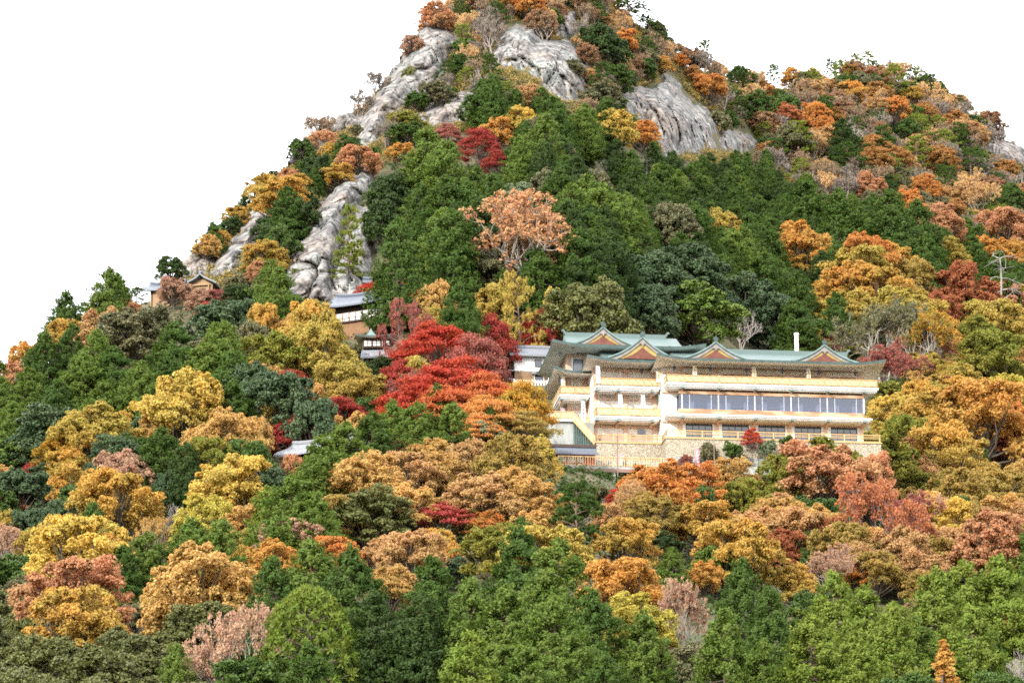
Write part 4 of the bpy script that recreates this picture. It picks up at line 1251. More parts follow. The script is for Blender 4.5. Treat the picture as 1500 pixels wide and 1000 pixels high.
def dormer(parent, uc, v0, v1, zb, H, hw, roof_m=None, face=True):
    """curved triangular gable over the eaves: roof, bargeboard, gold and red infill, finial"""
    rm = roof_m or COPPER; n = 14; ts = [i / n * 2 - 1 for i in range(n + 1)]
    g = MB()
    prof = [(uc + t * hw, zb + curve_gable(t, H)) for t in ts]
    g.strip([(x, v0, z) for x, z in prof], [(x, v1, z) for x, z in prof])
    d = g.build('gable_roof', rm, parent)
    def band(a, b, va, vb, m, name):
        q = MB()
        A = [(x, z - a) for x, z in prof]; B = [(x, z - b) for x, z in prof]
        q.strip([(x, va, z) for x, z in A], [(x, va, z) for x, z in B]); q.strip([(x, va, z) for x, z in B], [(x, vb, z) for x, z in B])
        q.strip([(x, vb, z) for x, z in A], [(x, va, z) for x, z in A])
        return q.build(name, m, d)
    band(-.07, .08, v0 - .1, v0 + .3, TRIMC, 'light_edge'); band(.085, .2, v0 - .05, v0 + .3, COPEDGE, 'dark_edge'); band(.205, .5, v0, v0 + .25, BARGE, 'bargeboard')
    def tri(s, dz, v, m, name, lo):
        q = MB(); pr = [(uc + t * hw * s, zb + lo + max(0, curve_gable(t, H * s) - dz)) for t in ts]
        q.pts([(x, v, z) for x, z in pr] + [(uc + hw * s, v, zb + lo - .1), (uc - hw * s, v, zb + lo - .1)], [tuple(range(n + 3))]); return q.build(name, m, d)
    tri(.75, .0, v0 + .14, GOLD, 'gold_infill', .02)
    tri(.52, .0, v0 + .1, REDW, 'red_panel', .04)
    q = MB()                                                       # pendant carving under the apex
    za = zb + H - .62
    q.prism([(uc - .28, za + .1), (uc, za + .28), (uc + .28, za + .1), (uc + .34, za - .12), (uc + .12, za - .16), (uc, za - .4), (uc - .12, za - .16), (uc - .34, za - .12)], 'y', v0 - .06, v0 + .02)
    q.build('pendant', BARGE, d)
    f = MB(); zt = zb + H
    f.box(uc - .2, uc + .2, v0 - .16, v0 + .2, zt + .02, zt + .24); f.prism([(uc - .34, zt + .24), (uc + .34, zt + .24), (uc + .2, zt + .46), (uc + .08, zt + .5), (uc, zt + .74), (uc - .08, zt + .5), (uc - .2, zt + .46)], 'y', v0 - .1, v0 + .06)
    f.build('finial', COPEDGE, d)
    r = MB(); r.box(uc - .14, uc + .14, v0 + .21, v1, zt - .03, zt + .16); r.build('gable_ridge', COPPER, d)
    return d
def railing(parent, path, z0, z1, post_m=1.9, name='balcony_railing', panel=True, base=.03):
    """posts, top rail and slatted panels along a plan path"""
    o = MB()
    for a, b in zip(path, path[1:]):
        o.bar((a[0], a[1], z1), (b[0], b[1], z1), .06); o.bar((a[0], a[1], z0 + .1), (b[0], b[1], z0 + .1), .04)
        if not panel:
            o.bar((a[0], a[1], z0 + (z1 - z0) * .55), (b[0], b[1], z0 + (z1 - z0) * .55), .045); o.bar((a[0], a[1], z0 + (z1 - z0) * .75), (b[0], b[1], z0 + (z1 - z0) * .75), .035)
    r = o.build(name, YELLOW, parent)
    for a, b in zip(path, path[1:]):
        L_ = math.hypot(b[0] - a[0], b[1] - a[1]); n = max(1, round(L_ / post_m))
        dx, dy = (b[0] - a[0]) / L_, (b[1] - a[1]) / L_; nx, ny = -dy * .03, dx * .03
        for i in range(n + 1):
            x, y = a[0] + dx * L_ * i / n, a[1] + dy * L_ * i / n
            pb = MB(); pb.box(x - .055, x + .055, y - .055, y + .055, z0, z1 + .04); pb.build('rail_post', YELLOW, r)
        for i in range(n):
            p0 = (a[0] + dx * (L_ * i / n + .07), a[1] + dy * (L_ * i / n + .07)); p1 = (a[0] + dx * (L_ * (i + 1) / n - .07), a[1] + dy * (L_ * (i + 1) / n - .07))
            V = [(p[0] + s * nx, p[1] + s * ny, zz) for zz in (z0 + .16, z1 - .08) for p in (p0, p1) for s in (-1, 1)]
            if not panel: continue
            pp = MB(); pp.pts(V, [(0, 1, 3, 2), (4, 6, 7, 5), (0, 4, 5, 1), (2, 3, 7, 6), (0, 2, 6, 4), (1, 5, 7, 3)]); pp.build('slat_panel', PANEL, r)
    return r
def slab(parent, u0, u1, vf, vb, z0, z1, name='balcony_slab'):
    """stepped white balcony slab"""
    b = MB(); hgt = z1 - z0
    b.box(u0, u1, vf, vb, z1 - hgt * .42, z1); b.box(u0 + .12, u1 - .12, vf + .15, vb, z0 + hgt * .25, z1 - hgt * .42 - .003); b.box(u0 + .25, u1 - .25, vf + .32, vb, z0, z0 + hgt * .25 - .003)
    return b.build(name, WHITE, parent)
def window(parent, u0, u1, z0, z1, v, cols=4, transom=.28, name='window', glass=None):
    g = MB(); g.box(u0, u1, v - .02, v + .03, z0, z1); w = g.build(name, glass or GLASS, parent)
    f = MB(); t = .055
    f.box(u0 - t, u1 + t, v - .08, v + .04, z1, z1 + t); f.box(u0 - t, u1 + t, v - .08, v + .04, z0 - t, z0); f.box(u0 - t, u0, v - .08, v + .04, z0 + .001, z1 - .001); f.box(u1, u1 + t, v - .08, v + .04, z0 + .001, z1 - .001)
    for i in range(1, cols): x = u0 + (u1 - u0) * i / cols; f.box(x - .03, x + .03, v - .06, v - .021, z0, z1)
    if transom:
        zt = z1 - (z1 - z0) * transom; f.box(u0, u1, v - .055, v - .022, zt - .025, zt + .025)
    f.build('window_frame', BARGE if name == 'gallery_window' else DARKW, w)
    return w
def bracket(parent, u, vf, z0, z1, peach_v=1.6):
    b = MB(); b.box(u - .14, u + .14, vf - .12, vf + .5, z0, z1); o = b.build('bracket_cap', TRIMC, parent)
    p = MB(); p.prism([(vf + .52, z0 + .1), (vf + peach_v, z0 + .1), (vf + peach_v, z0 - .32), (vf + .52, z0 - .06)], 'x', u - .12, u + .12); p.build('bracket_arm', PEACH, o)
def lamp(parent, u, v, z):
    b = MB(); b.bar((u, v, z + .3), (u, v, z + .55), .03); b.prism([(u - .2, z + .2), (u + .2, z + .2), (u, z + .36)], 'y', v - .16, v + .16); b.prism([(u - .13, z + .197), (u + .13, z + .197), (u + .09, z - .12), (u - .09, z - .12)], 'y', v - .11, v + .11)
    b.build('eave_lantern', LAMPM, parent)

def main_hall():
    hl = empty('temple_hall', HALL_O, YAW)
    tag(hl, 'long three storey temple hall with verdigris roofs and yellow balconies', 'temple building')
    # --- wing C: the long right part
    c0, c1 = -2.1, 19.35
    w = MB(); w.box(c0, c1, 0, 13, -9, 8.1); w.build('right_wing_wall', PLASTER, hl)
    bays = [-.2 + 3.86 * i for i in range(6)]
    for u in bays:
        p = MB(); p.box(u - .2, u + .2, -.16, .1, -.7, 1.74); p.build('pilaster', PEACH, hl); p = MB(); p.box(u - .2, u + .2, -.16, .1, 5.62, 8.0); p.build('pilaster', PEACH, hl)
    b = MB()
    for z in (1.75, 4.92, 7.05): b.box(c0, c1 + .1, -.2, .05, z, z + .2)
    b.box(c0, c1 + .1, -.19, .05, 7.72, 7.86)
    b.build('peach_beam', PEACH, hl)
    for i in range(5):
        u = bays[i] + .2
        window(hl, u + .45, u + 3.15, -.25, 1.62, -.03, 4, .3)
        window(hl, u + .45, u + 3.2, 5.7, 7.0, -.03, 4, .22)
        for x in (u + .04, u + 3.24):
            for za, zb in ((-.7, 1.73), (5.65, 7.03)):
                s = MB(); s.box(x, x + .36, -.1, .02, za, zb); s.build('white_jamb', WHITE, hl)
    slab(hl, -1.9, 20.65, -2.0, .05, 5.1, 5.6); slab(hl, -1.9, 19.9, -2.0, .05, 1.86, 2.28)
    for i in range(6):
        bracket(hl, bays[i] + .05, -2.0, 5.02, 5.22); bracket(hl, bays[i] + .05, -2.0, 1.82, 2.0)
    # gallery behind glass
    g = MB(); g.box(-.5, 19.25, -1.25, 0, 2.3, 3.0); g.box(-.5, 19.25, -1.3, 0, 4.58, 4.9); g.build('gallery_panel', WOODB, hl)
    gi = MB(); gi.box(-.45, 19.2, -.12, -.01, 3.0, 4.58); gi.build('gallery_inner_wall', surf_mat('gallery_plaster', (.3, .3, .34), (.22, .22, .26), scale=1, rough=.8), hl)
    for i in range(5):
        u = bays[i] + .2
        q = MB(); q.box(u + 1.4, u + 2.6, -.2, -.121, 3.05, 4.0); q.build('gallery_opening', GLASS, hl)
        for xa, xb in ((.75, 1.33), (2.68, 3.1)):
            q = MB(); q.box(u + xa, u + xb, -.25, -.13, 3.02, 4.2); q.build('gallery_curtain', PAPER, hl)
        if i in (1, 2, 3):
            q = MB(); q.box(u + 1.5, u + 2.4, -.6, -.5, 3.45, 3.5); q.build('tube_lamp', WHITE, hl)
    gg = MB(); gg.box(-.5, 19.25, -1.2, -1.17, 3.0, 4.58); gg.box(-.5, -.47, -1.169, 0, 3.0, 4.58); gg.box(19.22, 19.25, -1.169, 0, 3.0, 4.58); gw = gg.build('gallery_glass', CLEAR, hl)
    alu = surf_mat('grey_aluminium', (.5, .5, .52), (.42, .42, .45), scale=3, rough=.4)
    for x, t in [(bays[i] + .05 + x, t) for i in range(5) for x, t in ((0, .06), (.8, .025), (3.1, .025))] + [(19.19, .09)]:
        f = MB(); f.box(x - t, x + t, -1.26, -1.16, 3.003, 4.577); f.build('gallery_mullion', alu, gw)
    railing(hl, [(-1.85, .4), (-1.85, -1.95), (20.55, -1.95), (20.55, 2)], 5.62, 6.42, 1.93)
    # terraces and the retaining wall
    t = MB(); t.box(-2.2, 20.5, -3.2, 0, -2.7, -.72); t.box(-9.1, -2.203, -.4, 3, -2.7, -.72); t.build('cobbled_retaining_wall', STONEC, hl)
    t = MB(); t.box(-2.2, 20.5, -3.45, 0, -10, -2.703); t.box(-9.1, -2.203, -.7, 3, -10, -2.703); t.build('boulder_footing', STONEL, hl)
    t = MB(); t.box(-2.3, 20.6, -3.3, 0, -.717, -.6); t.box(-9.2, -2.303, -.5, 2.4, -.717, -.6); t.build('terrace_kerb', YELLOW, hl)
    railing(hl, [(-9.0, 3.5), (-9.0, -.3), (-2.1, -.3), (-2.1, -3.05), (20.4, -3.05)], -.6, .2, 1.93, 'terrace_railing', panel=False)
    # --- wing B: the middle part, set back
    b0 = -9.0
    w = MB(); w.box(b0, c0 - .003, 2.5, 13, -9, 8.5); w.build('middle_wing_wall', PLASTER, hl)
    for u in (b0 + .2, -5.6, -2.5):
        p = MB(); p.box(u - .2, u + .2, 2.33, 2.6, -.7, 8.2); p.build('middle_wing_pilaster', PEACH, hl)
    q = MB()
    for z in (1.62, 3.55, 4.6, 6.95, 7.75): q.box(b0, c0, 2.3, 2.55, z, z + .17)
    q.build('middle_wing_beam', PEACH, hl)
    for u0, u1 in ((-8.2, -6.1), (-5.1, -3.0)):
        window(hl, u0, u1, 5.7, 6.85, 2.46, 3, 0); window(hl, u0, u1, 2.5, 3.5, 2.46, 3, .3)
        k = MB(); k.box(u0 - .3, u1 + .3, 2.36, 2.48, -.5, .95); k.build('striped_screen', CURT, hl)
    k = MB(); k.box(-4.3, -3.5, 2.4, 2.48, 1.0, 1.5); k.build('small_vent_window', GLASS, hl)
    k = MB(); k.box(-8.75, -8.35, 2.36, 2.49, -.68, 6.9); k.box(-6.05, -5.83, 2.36, 2.49, 5.6, 6.9); k.box(-2.95, -2.72, 2.36, 2.49, 5.6, 6.9); k.build('middle_white_jamb', WHITE, hl)
    slab(hl, b0, c0 - .1, .5, 2.5, 5.15, 5.68); slab(hl, b0, c0 - .1, .5, 2.5, 1.95, 2.42)
    for u in (-6.6, -3.0, -8.9):
        bracket(hl, u, .5, 5.1, 5.3); bracket(hl, u, .5, 1.9, 2.1)
    railing(hl, [(b0 + .08, 4.8), (b0 + .08, .55), (c0 - .1, .55)], 5.7, 6.5, 1.75)
    railing(hl, [(b0 + .08, 4.8), (b0 + .08, .55), (c0 + 1.4, .55)], 2.44, 3.3, 1.75)
    # --- wing A: the tall left part, set back further
    a0 = -12.3
    w = MB(); w.box(-11.2, b0 - .003, 7, 16, -9, 8.0); w.box(-11.2, 2, 7.003, 16, 8.003, 11.2); w.build('left_wing_wall', PLASTER, hl)
    p = MB()
    for u in (-11.0, -9.25): p.box(u - .2, u + .2, 6.83, 7.1, 2.0, 11.0)
    p.box(-11.36, -11.1, 6.8, 7.2, 8.6, 11.0)
    for v in (10, 13): p.box(-11.33, -11.1, v - .2, v + .2, 5.0, 11.0)
    p.build('left_wing_pilaster', PEACH, hl)
    q = MB()
    for z in (4.55, 7.0, 10.35): q.box(-11.2, -8.0, 6.8, 7.05, z, z + .17); q.box(-11.36, -11.15, 7.06, 16, z, z + .17)
    q.build('left_wing_beam', PEACH, hl)
    window(hl, -10.5, -8.6, 8.5, 10.1, 6.96, 2, 0, glass=GLASSG); window(hl, -10.4, -8.4, 5.9, 7.0, 6.96, 3, .3)
    k = MB(); k.box(-10.78, -10.56, 6.86, 6.99, 5.6, 10.3); k.box(-8.54, -8.3, 6.86, 6.99, 8.4, 10.3); k.build('left_white_jamb', WHITE, hl)
    slab(hl, a0, b0 - .05, 4.9, 7, 5.2, 5.75); slab(hl, a0, b0 - .05, 4.9, 7, 1.95, 2.4)
    slab(hl, a0, -11.203, 7.003, 16, 5.2, 5.75)
    railing(hl, [(a0 + .08, 15), (a0 + .08, 4.95), (b0, 4.95)], 5.77, 6.58, 1.75)
    railing(hl, [(-11.4, 9), (-11.4, 4.95), (b0, 4.95)], 2.42, 3.25, 1.75)
    for u in (-12.0, -9.6): bracket(hl, u, 4.9, 5.12, 5.32)
    k = MB(); k.box(-11.3, b0, 4.6, 7, -9, 1.94); k.build('stair_block_wall', CONC, hl)
    # roofs
    r = hip_roof('main_roof', -2.95, 21.15, -3.3, 13.3, 7.92, 10.8, COPPER, hl, rv=5.0, gable=2.2)
    ridge_bar(r, 2.0, 18.8, 5.0, 10.8)
    d = MB()
    for u in (-1.0, 2.85, 6.7, 10.55, 14.4, 18.3): lamp(r, u, -1.6, 7.1)
    dormer(r, 3.37, -2.2, 4.6, 8.22, 1.85, 3.6); dormer(r, 14.95, -2.2, 4.6, 8.22, 1.85, 3.6)
    r2 = hip_roof('middle_roof', -10.0, 1.6, -.6, 13.0, 8.25, 11.0, COPPER, hl, rv=6, gable=2.0)
    ridge_bar(r2, -5, -.5, 6, 10.95)
    dormer(r2, -4.0, .4, 6, 8.75, 2.3, 3.75); lamp(r2, -8.6, 1.2, 7.4); lamp(r2, -4.0, 1.2, 7.4)
    r3 = hip_roof('left_roof', -13.2, 3.2, 3.3, 17.5, 10.85, 13.6, COPPER, hl, rv=10.2, gable=2.0)
    ridge_bar(r3, -11.0, 0, 10.2, 13.55)
    dormer(r3, -7.66, 4.2, 10, 11.1, 1.95, 3.4); lamp(r3, -12.2, 5.0, 10.0)
    s = MB(); prf = [(3.7, 8.0), (7.0, 8.5), (16.5, 8.5), (16.5, 8.2), (3.7, 7.75)]
    n = 16
    def lower(u, v):
        du = (u + 13.0); dv = v - 3.7; e = min(du, dv); return 8.0 + .16 * min(e, 3.3) + .5 * max(0, 1 - du / 2.5) ** 2 * max(0, 1 - dv / 4) ** 2
    us = [-13.0, -12.6, -12.2, -11.7, -11.15, -9.9, -8.9]; vs = [3.7, 4.2, 4.8, 5.6, 6.98, 9, 11, 14, 16.5]
    s.pts([(u, v, lower(u, v)) for v in vs for u in us], [(j * 7 + i, j * 7 + i + 1, (j + 1) * 7 + i + 1, (j + 1) * 7 + i) for j in range(8) for i in range(6) if not (i >= 4 and j >= 4)])
    lr = s.build('lower_left_roof', COPPER, hl)
    e = MB(); path = [(-13.0, v) for v in vs[::-1]] + [(u, 3.7) for u in us[1:]]
    A = [(u, v, lower(u, v) + .02) for u, v in path]; B = [(u, v, z - .28) for u, v, z in A]
    off = lambda P: [(u - (.05 if u == -13.0 else 0), v - (.05 if v == 3.7 else 0), z) for u, v, z in P]
    e.strip(off(A), off(B)); e.build('eave_edge', COPEDGE, lr)
    e = MB(); e.strip(off(B), [(max(u, -11.2), max(v, 7.0), 8.1) for u, v, z in B]); e.build('soffit', SOFFIT, lr); lamp(lr, -12.2, 5.2, 7.3)
    # stairs on the left
    st = MB()
    for i in range(14):
        x = -11.2 + i * .17; z = 2.0 - i * .2
        st.box(x, x + .3, 1.0, 3.2, z - .06, z)
    sr = st.build('stair_treads', CONC, hl)
    sp = MB(); A = [(-11.4, 2.15), (-9.0, -.6)]
    sp.prism([(-11.4, 2.0), (-11.4, 2.85), (-9.0, .2), (-9.0, -.7)], 'y', .92, .98); sp.build('stair_side_panel', PANEL, sr)
    sp = MB(); sp.bar((-11.4, .95, 2.9), (-9.0, .95, .25), .06); sp.bar((-11.4, .95, 1.95), (-9.0, .95, -.75), .07); sp.build('stair_handrail', YELLOW, sr)
    k = MB()
    for i in range(9): x = -11.3 + i * .24; k.box(x, x + .08, 1.05, 1.15, -2.2, 1.75 - i * .26)
    k.build('stair_louvre', surf_mat('dark_green_metal', (.03, .1, .08), (.02, .06, .05), scale=3, rough=.5), sr)
    la = MB(); la.box(-14.0, -11.35, .95, 5.5, 1.85, 2.05); la.build('stair_landing', WHITE, hl)
    railing(hl, [(-14.0, 5.4), (-14.0, 1.0), (-11.4, 1.0)], 2.05, 2.85, 1.3, 'landing_railing')
    k = MB(); k.box(-13.8, -9.13, 1.3, 4.4, -9, 1.84); k.build('stair_base_wall', CONC, hl)
    return hl

def frame_obj(name, origin, yaw, label, cat, group=None):
    return tag(empty(name, origin, yaw), label, cat, group)

def chimney():
    o = hall_pt(14.55, 11, 9.74)
    b = MB(); b.bar((0, 0, 0), (0, 0, 4.9), .22, 12); b.bar((0, 0, 4.903), (0, 0, 5.1), .27, 12); b.bar((0, 0, 2.0), (0, 0, 2.08), .24, 12)
    c = b.build('chimney', STEEL); c.location = o; c.rotation_euler = (0, 0, YAW)
    tag(c, 'slim white chimney flue with rust streaks behind the hall roof', 'chimney')

def banner(u, v, z, hgt, m1, label, m2=None, lean=0):
    t = empty('banner', hall_pt(u, v, z), YAW); tag(t, label, 'banner', 'upright cloth banners on the balconies')
    p = MB(); p.bar((0, 0, -.6), (0, 0, hgt + .15), .025); p.bar((0, 0, hgt + .05), (.4, 0, hgt + .05), .02); p.build('banner_pole', POLEM, t)
    c = MB(); n = 8
    A = [(.05, .05 * math.sin(i * 1.1), hgt * (1 - i / n)) for i in range(n + 1)]; B = [(.42 + lean * i / n, .05 * math.sin(i * 1.1 + 1), hgt * (1 - i / n)) for i in range(n + 1)]
    c.strip(A, B); cl_ = c.build('banner_cloth', m1, t)
    if m2:
        q = MB()
        for i in range(4):                                          # column of brush written characters
            zz = hgt * (.8 - i * .18); q.box(.13, .34, -.085, -.075, zz, zz + .05); q.box(.21, .26, -.085, -.075, zz - .12, zz + .12); q.box(.15, .32, -.085, -.075, zz - .1, zz - .06)
        q.build('banner_lettering', m2, cl_)
def banners():
    W_ = surf_mat('banner_white', (.8, .78, .76), (.7, .66, .64), scale=2, rough=.8); Bl = surf_mat('banner_blue', (.14, .2, .5), (.75, .5, .1), scale=1.5, rough=.8, ramp=(.45, .55))
    Pk = surf_mat('banner_pink', (.72, .3, .36), (.62, .22, .28), scale=2, rough=.8); Gn = surf_mat('banner_green', (.2, .62, .38), (.16, .52, .32), scale=2, rough=.8)
    YB = surf_mat('banner_yellow', (.8, .62, .2), (.7, .7, .75), scale=1.2, rough=.8, ramp=(.4, .6))
    rows = [(-9.0, .4, 5.9, 1.9, W_, 'white banner with faint marks at the corner of the middle top balcony', Pk),
            (-2.6, .4, 6.2, 1.7, YB, 'yellow and blue banner on the middle top balcony near the inner corner', Bl),
            (.9, -1.9, 6.3, 1.6, YB, 'yellow and blue banner at the left end of the right top balcony', Bl),
            (7.2, -1.9, 6.0, 1.6, YB, 'yellow and blue banner under the roof between the two right gables', Bl),
            (13.0, -1.9, 6.0, 1.6, YB, 'yellow and blue banner just left of the rightmost gable', Bl),
            (-12.1, 5.1, 5.9, 1.8, YB, 'yellow and blue banner at the far left corner of the hall', Bl),
            (-6.6, .7, 2.9, 1.9, W_, 'narrow white banner at the left of the middle balcony', Pk),
            (-4.2, .7, 2.9, 1.9, W_, 'narrow white banner in the centre of the middle balcony', Pk),
            (-2.3, .7, 2.9, 1.9, Gn, 'green banner with white characters on the middle balcony', W_),
            (-10.0, 4.8, 2.6, 2.4, W_, 'white banner with red marks beside the stairs', REDP),
            (-12.2, 4.6, 2.4, 1.7, Pk, 'pink banner above the stair landing', W_),
            (-6.9, -1.2, -4.0, 1.9, Pk, 'pink banner before the hedge on the deck', W_),
            (.7, -4.0, -3.9, 2.0, Pk, 'pink banner before the boulder wall beside the orange dome tree', W_)]
    for u, v, z, hg, m1, lb, m2 in rows: banner(u, v, z, hg, m1, lb, m2, .06)

def deck():
    t = frame_obj('wooden_deck', hall_pt(-8.6, -6, -4.5), YAW, 'raised deck with yellow baluster railing and posts below the terrace wall', 'deck')
    b = MB(); b.box(-5.2, 6.2, 0, 5.2, -.25, 0); b.build('deck_slab', CONC, t)
    b = MB(); b.box(-5.2, 6.2, -.08, .2, -.62, -.26); b.box(-5.2, 6.2, 2.4, 2.6, -.62, -.26); b.build('deck_beam', RUSTP, t)
    for u in (-4.9, -1.2, .55, 2.6, 5.9):
        p = MB(); p.box(u - .13, u + .13, .02, .28, -6, -.62); p.build('deck_post', surf_mat('grey_post', (.6, .58, .55), (.42, .4, .38), scale=2, rough=.8), t)
    b = MB(); b.bar((-5.2, 0, .95), (6.2, 0, .95), .06); b.bar((-5.2, 0, .1), (6.2, 0, .1), .045)
    for i in range(46):
        u = -5.2 + 11.4 * i / 45; r_ = .035 if i % 6 else .06; b.box(u - r_, u + r_, -r_, r_, 0, .95)
    b.build('deck_railing', YELLOW, t)
    b = MB(); b.box(-5.2, 8, 4.2, 4.5, -8, -.26); b.box(-5.2, 8, 1.4, 1.5, -3.2, -3.0); b.build('deck_back_wall', CONC, t)

def gatehouse():
    t = frame_obj('gatehouse', hall_pt(-12.2, -3.6, -4.5), YAW, 'small red and white office under a dark sheet roof on the deck', 'building')
    b = MB(); b.box(-2.6, 1.5, 0, 2.2, 0, 1.75); b.build('wall', WHITE, t)
    f = MB()
    for u in (-2.55, -1.5, -.45, .55, 1.45): f.box(u - .06, u + .06, -.08, .0, 0, 1.7)
    f.box(-2.6, 2.4, -.07, -.005, .75, .86); f.box(-2.6, 2.4, -.07, -.005, 1.6, 1.72); f.build('red_frame', REDP, t)
    d = MB(); d.box(1.53, 2.5, .3, 2.2, 0, 1.7); d.build('red_doorway', REDP, t)
    d = MB(); d.box(-1.4, -.55, -.03, .01, .9, 1.55); d.box(-.35, .45, -.03, .01, .9, 1.55); d.build('screen_window', PAPER, t)
    n = 8; A, B = [], []
    prof = [(-1.2, 1.62), (-.4, 1.85), (.4, 2.2), (1.1, 2.75), (1.8, 2.2), (3.0, 1.7)]
    r = MB(); r.strip([(-2.95, v, z) for v, z in prof], [(2.75, v, z) for v, z in prof]); r.strip([(2.75, v, z - .16) for v, z in prof], [(-2.95, v, z - .16) for v, z in prof])
    r.strip([(-2.95, -1.2, 1.62), (2.75, -1.2, 1.62)], [(-2.95, -1.2, 1.46), (2.75, -1.2, 1.46)])
    for u in (-2.95, 2.75): r.strip([(u, v, z) for v, z in prof], [(u, v, z - .16) for v, z in prof])
    rr = r.build('roof', SLATE, t)
    q = MB(); q.box(-3.0, 2.8, .9, 1.3, 2.7, 2.92); q.box(-3.1, 2.9, 1.0, 1.2, 2.923, 3.02); q.build('ridge', DARKW, rr)

def fence_storehouse():
    # white walled storehouse behind the left wing
    Y = 392.0
    o = ray(782, 562, Y)
    t = frame_obj('storehouse', o, math.radians(7), 'white plastered storehouse with grey tile roof and timber lower wall', 'building')
    W = .0783                                                      # metres per photo pixel here
    b = MB(); b.box(-2.2, 4, 0, 5, 1.45, 3.35); b.build('upper_wall', WHITE, t)
    b = MB(); b.box(-2.15, 4, .05, 5, -4, 1.447); b.build('board_wall', TIMBER, t)
    window(t, .15, .8, 2.0, 2.75, -.02, 1, 0)
    for u in (.15, 1.75):
        w = window(t, u, u + .85, .25, 1.0, .02, 1, 0); f = MB(); f.box(u - .14, u + .99, -.09, -.01, .11, .21); f.box(u - .14, u + .99, -.09, -.01, 1.04, 1.14); f.box(u - .14, u - .06, -.09, -.01, .213, 1.037); f.box(u + .91, u + .99, -.09, -.01, .213, 1.037); f.build('white_surround', WHITE, w)
    a = MB(); a.prism([(-.7, 1.08), (0, 1.4), (0, 1.28), (-.7, .98)], 'x', -.3, 1.3); a.build('awning', TILE, t)
    prof = [(-.75, 3.2), (.3, 3.6), (2.2, 4.75), (4.2, 3.75), (5.6, 3.1)]
    r = MB(); r.strip([(-2.75, v, z) for v, z in prof], [(4.6, v, z) for v, z in prof]); r.strip([(4.6, v, z - .2) for v, z in prof], [(-2.75, v, z - .2) for v, z in prof])
    r.strip([(-2.75, -.75, 3.2), (4.6, -.75, 3.2)], [(-2.75, -.75, 3.0), (4.6, -.75, 3.0)])
    r.strip([(-2.75, v, z) for v, z in prof], [(-2.75, v, z - .2) for v, z in prof])
    rr = r.build('roof', TILE, t); q = MB(); q.box(-2.85, 4.7, 2.0, 2.4, 4.7, 4.98); q.build('ridge', TILE, rr)
    q = MB(); q.prism([(-.5, 2.9), (5.3, 2.9), (2.2, 4.5)], 'x', -2.3, -2.203); q.build('gable_wall', WHITE, t)
    for dz in (.35, 1.35):
        q = MB(); q.prism([(-.3, dz), (5, dz), (5, dz + .15), (-.3, dz + .15)], 'x', -2.9, -2.21); q.build('side_canopy', TILE, t)
    f = frame_obj('picket_fence', o + np.array([0, -1.6, -.95]), math.radians(7), 'white picket fence in front of the storehouse', 'fence')
    q = MB(); q.bar((-2.2, 0, .8), (3.8, 0, .8), .06); q.bar((-2.2, 0, .25), (3.8, 0, .25), .05)
    for i in range(19): u = -2.2 + i * 6 / 18; q.box(u - .08, u + .08, -.1, -.03, 0, .95)
    q.box(-2.3, 3.9, -.15, .2, -3, -.01); q.build('fence_panel', WHITE, f)
    q = MB()
    for u in (-2.2, -.2, 1.8, 3.8): q.box(u - .09, u + .09, .03, .2, -.005, 1.05)
    q.build('fence_post', WHITE, f)

